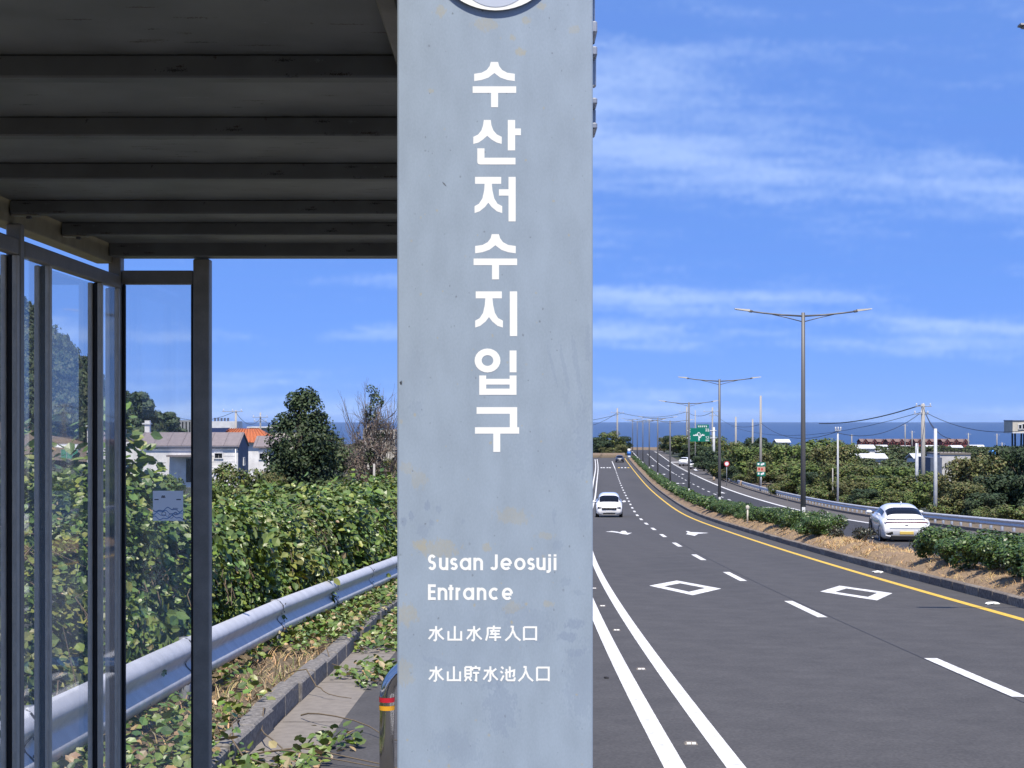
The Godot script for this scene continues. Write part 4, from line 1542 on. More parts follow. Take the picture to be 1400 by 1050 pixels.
func build_poles() -> void:
	var g := "plain concrete poles among the roadside trees"
	pole("utility_pole", "thick concrete utility pole with crossarms beside the grey shed", 1262, 552, 150, 0.42, "pole_concrete", [[0.25, 0.0, 1.6], [1.0, -0.2, 1.5]])
	pole("concrete_pole", "short stout white concrete stub pole beside the utility pole", 1253.5, 606, 148, 0.34, "pole_white", [])
	pole("utility_pole", "white steel pole behind the guardrail next to the white car", 1279, 586, 92, 0.22, "pole_white", [], "pole")
	pole("utility_pole", "slender white pole with small crossarm behind the curving guardrail", 1145.5, 587, 128, 0.16, "pole_white", [[0.1, 0.0, 0.5]], "pole")
	pole("concrete_pole", "tall bare concrete pole rising behind the small green panel sign", 1040, 541, 200, 0.32, "pole_concrete", [])
	for e in [[1006, 570, 262, 0.34], [1029, 573, 255, 0.3], [1138.5, 640, 140, 0.12], [950.5, 561, 330, 0.2]]:
		pole("concrete_pole", "plain concrete pole rising out of the trees", e[0], e[1], e[2], e[3], "pole_concrete", [], "pole", g)
	pole("utility_pole", "utility pole with crossarms beyond the green direction sign", 974, 557, 320, 0.34, "pole_concrete", [[0.9, -0.3, 3.4], [1.7, 0.4, 2.2]])
	pole("utility_pole", "utility pole with crossarm above the trees at the road's end", 844, 558, 400, 0.45, "pole_concrete", [[1.2, 0.0, 3.6]])
	pole("utility_pole", "utility pole with a crossarm standing behind the mast sign", 939, 556, 405, 0.42, "pole_concrete", [[1.4, -0.6, 3.0]])
	for e in [[1237.5, 580], [1247, 589], [1324, 592], [1363, 593], [1370, 605], [1164.5, 594]]:
		pole("utility_pole", "small distant utility pole among the seaside houses", e[0], e[1], 640, 0.5, "pole_concrete", [[0.6, 0.0, 2.2]], "utility pole", "utility poles by the far houses")
	pole("utility_pole", "grey utility pole with crossarm above the orange roof", 322.5, 561, 190, 0.3, "pole_concrete", [[0.15, -0.4, 2.6]])
	pole("utility_pole", "thin pole with two crossarms right of the orange roof", 356, 564, 230, 0.26, "pole_concrete", [[0.7, 0.0, 2.4], [1.3, 0.0, 2.0]])
	pole("lamp_stub", "short grey pole standing in the bank below the bare tree", 511.5, 634, 52, 0.085, "pole_concrete", [], "pole")
	wire(at(1258, 554, 150), at(1120, 579, 195), 0.5, 0.06, "thick black cable running from the utility pole over the sea horizon")
	for e in [[1258, 564, 150, 1000, 583, 300, 2.0], [1258, 565, 150, 1146, 592, 140, 1.0], [1266, 564, 150, 1420, 586, 120, 0.9], [1266, 566, 150, 1300, 600, 96, 0.5], [1262, 556, 150, 1279, 590, 92, 0.2], [1040, 580, 200, 974, 562, 320, 1.5], [1145, 590, 128, 1040, 578, 200, 1.2], [844, 563, 400, 939, 563, 405, 1.4], [844, 564, 400, 760, 585, 300, 1.5], [974, 563, 320, 939, 563, 405, 1.0], [322, 562, 190, 230, 566, 200, 1.0], [322, 563, 190, 356, 572, 230, 1.2], [356, 572, 230, 430, 585, 200, 1.0], [850, 565, 400, 700, 580, 280, 1.0]]:
		wire(at(e[0], e[1], e[2]), at(e[3], e[4], e[5]), e[6], 0.028 if e[2] < 250 else 0.05, "thin black overhead cable strung between utility poles")

# ---------------------------------------------------------------- cars
func loft(st: SurfaceTool, sec: Array) -> void:   # sec: [z, half width, y bottom, y shoulder, y top, top half width]
	var rings := []
	for s in sec:
		var w: float = s[1]
		var r := []
		var half := [Vector2(w * 0.88, s[2]), Vector2(w * 0.985, s[2] + 0.10), Vector2(w, lerpf(s[2], s[3], 0.55)), Vector2(w * 0.985, s[3] - 0.05), Vector2(lerpf(w, s[5], 0.25), s[3]), Vector2(s[5], s[4]), Vector2(s[5] * 0.5, s[4] + 0.015)]
		for h in half:
			r.append(Vector3(h.x, h.y, s[0]))
		r.append(Vector3(0, s[4] + 0.02, s[0]))
		for k in range(half.size() - 1, -1, -1):
			r.append(Vector3(-half[k].x, half[k].y, s[0]))
		rings.append(r)
	for i in rings.size() - 1:
		var n: int = rings[i].size()
		for k in n:
			var j := (k + 1) % n
			quad(st, rings[i][k], rings[i][j], rings[i + 1][j], rings[i + 1][k])
	for e in [0, rings.size() - 1]:
		var c := Vector3.ZERO
		for v in rings[e]:
			c += v / rings[e].size()
		for k in rings[e].size():
			var j: int = (k + 1) % rings[e].size()
			if e == 0:
				tri(st, c, rings[e][j], rings[e][k])
			else:
				tri(st, c, rings[e][k], rings[e][j])

func car(called: String, label: String, c: Dictionary, paint: String, where: Vector3, turn: float, pitch: float) -> Node3D:
	var t := thing(called, label, "car", where, turn)
	t.set_meta("called", called)
	t.rotation.x = 0.0
	t.basis = Basis(Vector3.UP, turn) * Basis(Vector3.RIGHT, pitch)
	var st := smooth(mk())
	loft(st, c.body)
	obj("body", done(st), M[paint], t)
	# cabin: one rounded shell, its windows dark panels that follow it
	var gb: Array = c.belt       # [z front, z rear, half width, y]
	var cab: Array = c.cabin     # [z, height over the belt, half width]
	var shell := func(z: float, u: float, lift: float) -> Vector3:
		var q := 0
		while q < cab.size() - 2 and z > cab[q + 1][0]:
			q += 1
		var f: float = clampf((z - cab[q][0]) / (cab[q + 1][0] - cab[q][0]), 0.0, 1.0)
		var hh: float = lerpf(cab[q][1], cab[q + 1][1], f) + lift
		var ww: float = lerpf(cab[q][2], cab[q + 1][2], f) + lift
		var th := PI * u
		var sn := pow(absf(sin(th)), 0.72)
		return Vector3(ww * signf(cos(th)) * pow(absf(cos(th)), 0.42) * (1.0 - 0.17 * sn), gb[3] + hh * sn, z)
	var patch := func(called: String, z0: float, z1: float, u0: float, u1: float, n: int, m: int, lift: float, mt: String) -> void:
		var ps := smooth(mk())
		for ii in n:
			for jj in m:
				var q := []
				for e in [[ii, jj], [ii + 1, jj], [ii + 1, jj + 1], [ii, jj + 1]]:
					q.append(shell.call(lerpf(z0, z1, float(e[0]) / n), lerpf(u0, u1, float(e[1]) / m), lift))
				quad(ps, q[0], q[1], q[2], q[3])
		obj(called, done(ps), M[mt], t)
	patch.call("cabin", cab[0][0], cab[-1][0], 0.0, 1.0, 28, 24, 0.0, paint)
	patch.call("windscreen", c.glass[0], c.glass[1], 0.2, 0.8, 6, 12, 0.006, "car_glass")
	patch.call("rear_window", c.glass[2], c.glass[3], 0.2, 0.8, 6, 12, 0.006, "car_glass")
	for s in [[0.045, 0.165], [0.835, 0.955]]:
		patch.call("side_window", c.glass[4], c.glass[5], s[0], s[1], 10, 4, 0.006, "car_glass")
		patch.call("side_window", c.glass[5] + 0.06, c.glass[6], s[0], s[1], 8, 4, 0.006, "car_glass")
	for s in [-1.0, 1.0]:
		var mr := Node3D.new()
		mr.name = "wing_mirror"
		t.add_child(mr, true)
		st = smooth(mk())
		blob(st, Vector3(s * (c.body[4][1] + 0.12), gb[3] + 0.06, gb[0] + 0.42), Vector3(0.13, 0.075, 0.08), 0.1, 2, 6)
		obj("shell", done(st), M[paint], mr)
		st = mk()
		bx(st, Vector3(s * (c.body[4][1] + 0.0), gb[3] + 0.02, gb[0] + 0.42), Vector3(0.14, 0.04, 0.06))
		obj("stalk", done(st), M["trim"], mr)
		for z in c.axles:
			var wh := Node3D.new()
			wh.name = "wheel"
			t.add_child(wh, true)
			wh.position = Vector3(s * (c.half - 0.115), c.wr, z)
			var b := Basis(Vector3.BACK, -PI * 0.5 * s)
			st = smooth(mk())
			lathe(st, [Vector2(c.wr * 0.62, 0.11), Vector2(c.wr * 0.93, 0.115), Vector2(c.wr, 0.08), Vector2(c.wr, -0.08), Vector2(c.wr * 0.93, -0.115), Vector2(0, -0.115)], Vector3.ZERO, b, 24)
			obj("tyre", done(st), M["tyre"], wh)
			st = mk()
			lathe(st, [Vector2(0, 0.10), Vector2(c.wr * 0.15, 0.105), Vector2(c.wr * 0.2, 0.085), Vector2(c.wr * 0.55, 0.09), Vector2(c.wr * 0.62, 0.112)], Vector3.ZERO, b, 10)
			obj("rim", done(st), M["rim"], wh)
			st = smooth(mk())
			var am: float = c.wr * 1.16
			var ring := []
			for k in 15:
				var a := PI * k / 14.0 * 1.16 - 0.08 * PI
				ring.append(Vector3(s * (c.half + 0.004), c.wr + am * sin(a), z + am * cos(a)))
			for k in 14:
				var i0: Vector3 = Vector3(ring[k].x, c.wr, z).lerp(ring[k], 0.82)
				var i1: Vector3 = Vector3(ring[k].x, c.wr, z).lerp(ring[k + 1], 0.82)
				quad(st, ring[k], ring[k + 1], i1, i0)
			obj("wheel_arch", done(st), M["trim"], t)
	for e in c.bits:         # [name, centre, size, material]
		st = mk()
		bev(st, e[1], e[2], minf(0.02, minf(e[2].x, minf(e[2].y, e[2].z)) * 0.3), Basis(Vector3.BACK, e[4]) if e.size() > 4 else Basis.IDENTITY)
		obj(e[0], done(st), M[e[3]], t)
	return t

func pitch_at(d: float) -> float:
	return atan(ry(d + 1.0) - ry(d - 1.0)) * 0.5

func build_cars() -> void:
	var suv := {
		"body": [[-2.18, 0.66, 0.40, 0.66, 0.72, 0.5], [-2.12, 0.78, 0.36, 0.76, 0.84, 0.62], [-2.0, 0.85, 0.34, 0.84, 0.92, 0.68], [-1.7, 0.88, 0.30, 0.90, 0.98, 0.72], [-1.0, 0.90, 0.24, 0.98, 1.07, 0.80], [0.0, 0.90, 0.22, 1.0, 1.08, 0.82], [1.2, 0.90, 0.24, 1.0, 1.08, 0.82], [1.85, 0.88, 0.28, 1.0, 1.08, 0.80], [2.14, 0.80, 0.36, 0.94, 1.02, 0.74]],
		"belt": [-1.1, 2.02, 0.80, 1.02], "cabin": [[-1.15, 0.0, 0.78], [-0.85, 0.24, 0.80], [-0.5, 0.44, 0.81], [-0.15, 0.54, 0.82], [0.5, 0.57, 0.82], [1.2, 0.55, 0.82], [1.65, 0.48, 0.81], [1.95, 0.26, 0.79], [2.1, 0.0, 0.76]], "glass": [-1.05, -0.42, 1.68, 2.0, -0.75, 0.35, 1.5], "axles": [-1.32, 1.32], "wr": 0.34, "half": 0.905,
		"bits": [["grille", Vector3(0, 0.735, -2.165), Vector3(0.98, 0.14, 0.1), "trim"], ["headlight", Vector3(-0.62, 0.785, -2.08), Vector3(0.32, 0.12, 0.16), "lens_dark", -0.14], ["headlight", Vector3(0.62, 0.785, -2.08), Vector3(0.32, 0.12, 0.16), "lens_dark", 0.14], ["fog_lamp", Vector3(-0.68, 0.52, -2.07), Vector3(0.16, 0.2, 0.14), "trim"], ["fog_lamp", Vector3(0.68, 0.52, -2.07), Vector3(0.16, 0.2, 0.14), "trim"], ["air_intake", Vector3(0, 0.43, -2.15), Vector3(0.85, 0.10, 0.08), "trim"], ["skid_plate", Vector3(0, 0.335, -2.13), Vector3(1.0, 0.035, 0.1), "chrome"], ["number_plate", Vector3(0, 0.57, -2.175), Vector3(0.50, 0.11, 0.03), "plate_white"], ["tail_light", Vector3(-0.7, 0.85, 2.08), Vector3(0.2, 0.18, 0.1), "lens_red"], ["tail_light", Vector3(0.7, 0.85, 2.08), Vector3(0.2, 0.18, 0.1), "lens_red"]]}
	var p := rp(1.33, 105.0)
	car("car", "white crossover car driving uphill along the lane by the pillar", suv, "car_white", p, PI + heading(105.0), pitch_at(105.0))
	var fast := {
		"body": [[-2.34, 0.72, 0.34, 0.60, 0.66, 0.5], [-2.2, 0.84, 0.26, 0.74, 0.82, 0.66], [-1.8, 0.91, 0.22, 0.86, 0.92, 0.74], [-1.1, 0.93, 0.20, 0.94, 0.99, 0.80], [0.0, 0.93, 0.20, 0.96, 1.02, 0.82], [1.0, 0.94, 0.22, 0.98, 1.06, 0.84], [1.6, 0.96, 0.24, 1.0, 1.08, 0.80], [2.05, 0.95, 0.28, 1.0, 1.09, 0.80], [2.28, 0.90, 0.36, 0.92, 1.02, 0.78], [2.36, 0.84, 0.46, 0.70, 0.80, 0.70]],
		"belt": [-1.45, 1.86, 0.82, 0.99], "cabin": [[-1.5, 0.0, 0.78], [-1.0, 0.26, 0.82], [-0.5, 0.46, 0.83], [0.0, 0.53, 0.84], [0.5, 0.54, 0.84], [1.0, 0.49, 0.84], [1.45, 0.37, 0.84], [1.8, 0.22, 0.84], [2.15, 0.09, 0.83], [2.25, 0.0, 0.8]], "glass": [-1.38, -0.52, 1.12, 1.72, -0.95, 0.3, 1.15], "axles": [-1.46, 1.46], "wr": 0.36, "half": 0.952,
		"bits": [["spoiler", Vector3(0, 1.105, 2.12), Vector3(1.5, 0.025, 0.26), "car_white"], ["light_bar", Vector3(0, 0.985, 2.305), Vector3(1.62, 0.022, 0.05), "lens_red"], ["light_bar", Vector3(-0.8, 0.86, 2.25), Vector3(0.04, 0.26, 0.12), "lens_clear", 0.35], ["light_bar", Vector3(0.8, 0.86, 2.25), Vector3(0.04, 0.26, 0.12), "lens_clear", -0.35], ["emblem_badge", Vector3(0, 0.86, 2.345), Vector3(0.12, 0.035, 0.03), "trim"], ["boot_seam", Vector3(0, 0.74, 2.362), Vector3(1.3, 0.012, 0.02), "lens_clear"], ["number_plate", Vector3(0, 0.555, 2.372), Vector3(0.54, 0.12, 0.03), "plate_yellow"], ["bumper_vent", Vector3(-0.66, 0.52, 2.30), Vector3(0.28, 0.13, 0.14), "trim", 0.3], ["bumper_vent", Vector3(0.66, 0.52, 2.30), Vector3(0.28, 0.13, 0.14), "trim", -0.3], ["diffuser", Vector3(0, 0.37, 2.31), Vector3(1.25, 0.18, 0.2), "trim"], ["bumper_lip", Vector3(-0.62, 0.41, 2.325), Vector3(0.42, 0.05, 0.12), "car_white", -0.25], ["bumper_lip", Vector3(0.62, 0.41, 2.325), Vector3(0.42, 0.05, 0.12), "car_white", 0.25], ["roof_fin", Vector3(0, 1.62, 0.75), Vector3(0.04, 0.06, 0.14), "car_white"]]}
	p = rp(12.75, 63.3)
	var yaw := -0.105
	car("car", "white fastback car with dark rear window on the seaward carriageway", fast, "car_white", p, yaw, -pitch_at(63.0))
	p = rp(4.95, 346.0)
	car("car", "small dark navy car far down the lane near the junction", suv, "car_navy", p, PI + heading(346.0), 0.0)
	p = rp(18.4, 322.0)
	car("car", "white car waiting at the slip road, farther of the two", suv, "car_white", p, heading(322.0) - 0.3, 0.0).scale = Vector3(1.15, 1.15, 1.15)
	p = rp(18.7, 300.0)
	car("car", "white car waiting at the slip road, hard by a lamp pole", suv, "car_white", p, heading(300.0) + PI - 0.2, 0.0)

# ---------------------------------------------------------------- buildings
func wall_box(t: Node3D, called: String, c: Vector3, s: Vector3, m: String) -> void:
	var st := mk()
	bx(st, c, s)
	obj(called, done(st), M[m], t)

func add_window(t: Node3D, c: Vector3, w: float, h: float, side := Vector3.BACK, panes := 2) -> void:
	var n := Node3D.new()
	n.name = "window"
	t.add_child(n, true)
	n.position = c
	n.basis = Basis.IDENTITY if side == Vector3.BACK else Basis(Vector3.UP, PI * 0.5)
	var st := mk()
	for e in [[0, h * 0.5, w + 0.1, 0.07], [0, -h * 0.5, w + 0.1, 0.07], [-w * 0.5, 0, 0.07, h - 0.08], [w * 0.5, 0, 0.07, h - 0.08]]:
		bx(st, Vector3(e[0], e[1], 0.05), Vector3(e[2], e[3], 0.1))
	obj("frame", done(st), M["frame_white"], n)
	for k in panes:
		st = mk()
		bx(st, Vector3(-w * 0.5 + w * (k + 0.5) / panes, 0, 0.02 + 0.012 * k), Vector3(w / panes - 0.03, h - 0.08, 0.01))
		obj("pane", done(st), M["window_dark"], n)

func gable_roof(t: Node3D, x0: float, x1: float, z0: float, z1: float, eave: float, ridge: float, over: float, m: String) -> Node3D:
	# ridge along x; slopes as slabs with seams
	var r := Node3D.new()
	r.name = "roof"
	t.add_child(r, true)
	var zm := (z0 + z1) * 0.5
	var half := (z1 - z0) * 0.5
	var drop := (ridge - eave) / half * over
	for s in [-1.0, 1.0]:
		var st := mk()
		var ze: float = zm + s * (half + over)
		var p := [Vector3(x0 - over, eave - drop, ze), Vector3(x1 + over, eave - drop, ze), Vector3(x1 + over, ridge, zm), Vector3(x0 - over, ridge, zm)]
		if s < 0:
			p = [p[1], p[0], p[3], p[2]]
		var q := []
		for v in p:
			q.append(v)
		for v in p:
			q.append(v + Vector3(0, 0.16, 0))
		hexa(st, q)
		obj("slope", done(st), M[m], r)
		if s > 0:
			var n := int((x1 - x0) / 1.2)
			for k in n + 1:
				st = mk()
				var x := lerpf(x0, x1, float(k) / n)
				tube(st, [Vector3(x, eave - drop + 0.17, ze), Vector3(x, ridge + 0.17, zm + 0.02)], 0.035, -1, 4)
				obj("seam_rib", done(st), M[m], r)
	return r

func gable_wall(t: Node3D, x: float, z0: float, z1: float, eave: float, ridge: float, m: String) -> void:
	var st := mk()
	tri(st, Vector3(x, eave, z0), Vector3(x, ridge, (z0 + z1) * 0.5), Vector3(x, eave, z1))
	tri(st, Vector3(x - 0.12, eave, z1), Vector3(x - 0.12, ridge, (z0 + z1) * 0.5), Vector3(x - 0.12, eave, z0))
	obj("gable", done(st), M[m], t)

func build_left_houses() -> void:
	var d := 140.0
	var e := d / F
	# long white house with mauve roof: two blocks under one roof
	var c := at(251, 0, d)
	var base := EYE - (672.0 - 572.0) * e
	var t := thing("house", "long white house with low mauve metal roof behind the shelter", "house", Vector3(c.x, base, -d))
	var X := func(px: float) -> float: return (px - 251.0) * e
	var Y := func(py: float) -> float: return EYE - (py - 572.0) * e - base
	var ev: float = Y.call(611)
	wall_box(t, "wall", Vector3((X.call(192) + X.call(325)) * 0.5, ev * 0.5, -2.6), Vector3(X.call(325) - X.call(192), ev, 5.2), "wall_white")
	var ev2: float = Y.call(604.5)
	wall_box(t, "wall", Vector3((X.call(120) + X.call(191.8)) * 0.5, ev2 * 0.5, -4.2), Vector3(X.call(191.8) - X.call(120), ev2, 5.0), "wall_white")
	gable_roof(t, X.call(190), X.call(325.5), -5.2, 0.0, ev + 0.02, ev + 1.15, 0.12, "roof_mauve")
	gable_roof(t, X.call(118), X.call(189), -6.6, -1.8, ev2 + 0.02, ev2 + 0.62, 0.1, "roof_mauve")
	var st := mk()
	# end wall and its gable: the shaded side put in as slate-blue colour
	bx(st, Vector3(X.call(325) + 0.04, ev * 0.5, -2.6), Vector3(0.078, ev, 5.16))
	obj("end_wall", done(st), M["slate_and_shade"], t)
	gable_wall(t, X.call(325) + 0.06, -5.2, 0.0, ev, ev + 1.1, "slate_and_shade")
	add_window(t, Vector3(X.call(299), Y.call(623), 0.0), 0.75, 0.5)
	add_window(t, Vector3(X.call(299), Y.call(644), 0.0), 0.8, 0.55)
	add_window(t, Vector3(X.call(150), Y.call(622), -1.7), 0.5, 0.7)
	add_window(t, Vector3(X.call(325) + 0.08, Y.call(632), -2.6), 0.6, 0.7, Vector3.RIGHT)
	wall_box(t, "porch_roof", Vector3((X.call(232) + X.call(290)) * 0.5, Y.call(623), 0.7), Vector3(X.call(290) - X.call(232), 0.16, 1.4), "roof_mauve")
	wall_box(t, "door", Vector3(X.call(262), Y.call(643), 0.04), Vector3(X.call(270) - X.call(255), Y.call(628) - Y.call(660), 0.06), "window_dark")
	wall_box(t, "chimney", Vector3(X.call(179), Y.call(588), -6.5), Vector3(X.call(181) - X.call(174), Y.call(580) - Y.call(606), 0.6), "wall_white")
	wall_box(t, "chimney_cap", Vector3(X.call(178), Y.call(579.6), -6.5), Vector3(0.8, 0.12, 0.8), "roof_white")
	for k in 5:
		wall_box(t, "cladding_strip", Vector3((X.call(281) + X.call(324)) * 0.5, Y.call(615 + k * 8), 0.012), Vector3(X.call(323) - X.call(281), 0.03, 0.02), "frame_white")
	st = smooth(mk())
	tube(st, [Vector3(X.call(190), ev - 0.02, 0.2), Vector3(X.call(326), ev - 0.02, 0.2)], 0.06, -1, 6)
	obj("rain_gutter", done(st), M["slate_and_shade"], t)
	for gx in [281.0, 322.5]:
		st = smooth(mk())
		tube(st, [Vector3(X.call(gx), ev - 0.05, 0.14), Vector3(X.call(gx), 0.0, 0.1)], 0.045, -1, 6)
		obj("downpipe", done(st), M["frame_white"], t)
	# white box building left of it
	d = 175.0
	e = d / F
	c = at(140, 0, d)
	base = EYE - 6.5
	t = thing("house", "white box-shaped building with flat roof below the wooded hill", "house", Vector3(c.x, base, -d))
	wall_box(t, "wall", Vector3(0, (6.5 - 1.0) * 0.5, -2), Vector3(42.0 * e, 5.5, 4), "wall_white")
	wall_box(t, "roof", Vector3(0, 5.6, -2), Vector3(44.0 * e, 0.2, 4.4), "roof_white")
	add_window(t, Vector3(9.0 * e, 4.4, 0.0), 0.9, 0.7)
	# orange roofed house
	d = 172.0
	e = d / F
	c = at(330, 0, d)
	base = EYE - 7.2
	t = thing("house", "house with bright orange tiled roof and solar panels", "house", Vector3(c.x, base, -d))
	var rt := EYE - (586.5 - 572.0) * e - base
	var ea := EYE - (603.5 - 572.0) * e - base
	wall_box(t, "wall", Vector3(-1.2, ea * 0.5, -3.4), Vector3(8.0, ea, 6.6), "wall_white")
	var r := Node3D.new()
	r.name = "roof"
	t.add_child(r)
	st = mk()
	var a := [Vector3(-5.6, ea - 0.1, 0.4), Vector3(3.6, ea - 0.1, 0.4), Vector3(3.6, ea - 0.1, -7.2), Vector3(-5.6, ea - 0.1, -7.2), Vector3(-2.6, rt, -3.4), Vector3(1.5, rt, -3.4)]
	quad(st, a[0], a[4], a[5], a[1]); quad(st, a[2], a[5], a[4], a[3]); tri(st, a[1], a[5], a[2]); tri(st, a[3], a[4], a[0])
	obj("tiled_slope", done(st), M["roof_orange"], r)
	for k in 16:
		st = smooth(mk())
		var f := (k + 0.5) / 16.0
		tube(st, [Vector3(lerpf(-5.6, 3.6, f), ea - 0.06, 0.4), Vector3(lerpf(-2.6, 1.5, f), rt + 0.04, -3.4)], 0.07, -1, 5)
		obj("tile_row", done(st), M["roof_orange"], r)
	st = mk()
	quad(st, Vector3(-5.2, rt - 1.35, -0.35), Vector3(-4.2, rt + 0.1, -2.6), Vector3(-1.8, rt + 0.12, -2.7), Vector3(-2.9, rt - 1.3, -0.35))
	obj("solar_panel", done(st), M["solar"], t)
	st = mk()
	tri(st, Vector3(-1.9, ea - 0.2, 0.7), Vector3(-0.6, ea + 0.75, 0.5), Vector3(0.7, ea - 0.2, 0.7))
	obj("dormer_front", done(st), M["roof_orange"], t)
	# pinkish neighbour half behind the dark tree
	d = 150.0
	e = d / F
	c = at(360, 0, d)
	t = thing("house", "white cottage with dull pink roof half hidden by dark tree", "house", Vector3(c.x, EYE - 6.6, -d))
	ea = 6.6 - (611.0 - 572.0) * e
	wall_box(t, "wall", Vector3(0.1, ea * 0.5, -2.0), Vector3(16.0 * e, ea, 4.0), "wall_white")
	gable_roof(t, -10.0 * e, 22.0 * e, -4.0, 0.0, ea, ea + 0.9, 0.25, "roof_mauve")
	add_window(t, Vector3(-0.1, ea - 0.9, 0.0), 0.6, 0.6)
	# white long roof and far sheds on the skyline
	d = 260.0
	e = d / F
	c = at(305, 0, d)
	t = thing("house", "white flat-topped building with rooftop lettering behind orange roof", "house", Vector3(c.x, EYE - 8.0, -d))
	var hh := 8.0 - (576.0 - 572.0) * e
	wall_box(t, "wall", Vector3(0, hh * 0.5, -3), Vector3(36.0 * e, hh, 6), "roof_white")
	for k in 5:
		wall_box(t, "roof_letter", Vector3(-1.4 + k * 0.55, hh + 0.3, -0.2), Vector3(0.34, 0.55, 0.08), "slate_and_shade")
	d = 300.0
	e = d / F
	c = at(375, 0, d)
	t = thing("shed", "long low white shed on the skyline behind the dark tree", "shed", Vector3(c.x, EYE - 9.0, -d))
	hh = 9.0 - (585.0 - 572.0) * e
	wall_box(t, "wall", Vector3(0, hh * 0.5, -3), Vector3(70.0 * e, hh, 6), "wall_cream")
	wall_box(t, "roof", Vector3(0, hh + 0.12, -3), Vector3(74.0 * e, 0.24, 7), "roof_white")
	d = 240.0
	e = d / F
	c = at(259, 0, d)
	t = thing("house", "weathered grey concrete block with dark upright slots beside the pines", "house", Vector3(c.x, EYE - 7.5, -d))
	hh = 7.5 - (574.5 - 572.0) * e
	wall_box(t, "wall", Vector3(0, hh * 0.5, -3), Vector3(36.0 * e, hh, 6), "wall_grey")
	for k in 7:
		wall_box(t, "slot", Vector3(-1.6 + k * 0.55, hh - 1.2, 0.02), Vector3(0.2, 1.9, 0.06), "window_dark")
	# sheds seen through the bare tree
	d = 190.0
	e = d / F
	c = at(518, 0, d)
	t = thing("house", "pale house with arched openings glimpsed through the bare tree", "house", Vector3(c.x, EYE - 8.6, -d))
	hh = 8.6 - (588.0 - 572.0) * e
	wall_box(t, "wall", Vector3(0, hh * 0.5, -3), Vector3(44.0 * e, hh, 6), "wall_cream")
	for k in 4:
		add_window(t, Vector3(-1.5 + k * 1.0, hh - 0.75, 0.0), 0.6, 0.7)
	# parked white car and sheets in the field
	d = 250.0
	var suvp := at(92, 601, d)
	t = thing("greenhouse", "low white plastic tunnel at the foot of the wooded hill", "greenhouse", Vector3(suvp.x, ground(suvp.x, d) + 0.6, -d))
	st = smooth(mk())
	for k in 8:
		var a0 := PI * k / 8.0
		var a1 := PI * (k + 1) / 8.0
		quad(st, Vector3(-1.9, 1.0 * sin(a0), cos(a0)), Vector3(-1.9, sin(a1), cos(a1)), Vector3(1.9, sin(a1), cos(a1)), Vector3(1.9, sin(a0), cos(a0)))
	obj("cover", done(st), M["roof_white"], t)
	st = smooth(mk())
	for k in 9:
		var a0 := PI * k / 8.0
		tube(st, [Vector3(-1.95, 1.02 * sin(a0), 1.02 * cos(a0)), Vector3(1.95, 1.02 * sin(a0), 1.02 * cos(a0))], 0.03, -1, 4)
	obj("hoop_frame", done(st), M["galvanised"], t)
	d = 215.0
	var np := at(95, 634, d)
	t = thing("net_fence", "green net screen standing at the edge of the bare field", "fence", Vector3(np.x, ground(np.x, d), -d))
	for k in 4:
		wall_box(t, "stake", Vector3(-1.2 + k * 0.8, 1.0, 0), Vector3(0.07, 2.4, 0.07), "galvanised")
		if k < 3:
			wall_box(t, "net", Vector3(-0.8 + k * 0.8, 1.15, 0), Vector3(0.7, 2.0, 0.02), "net_green")

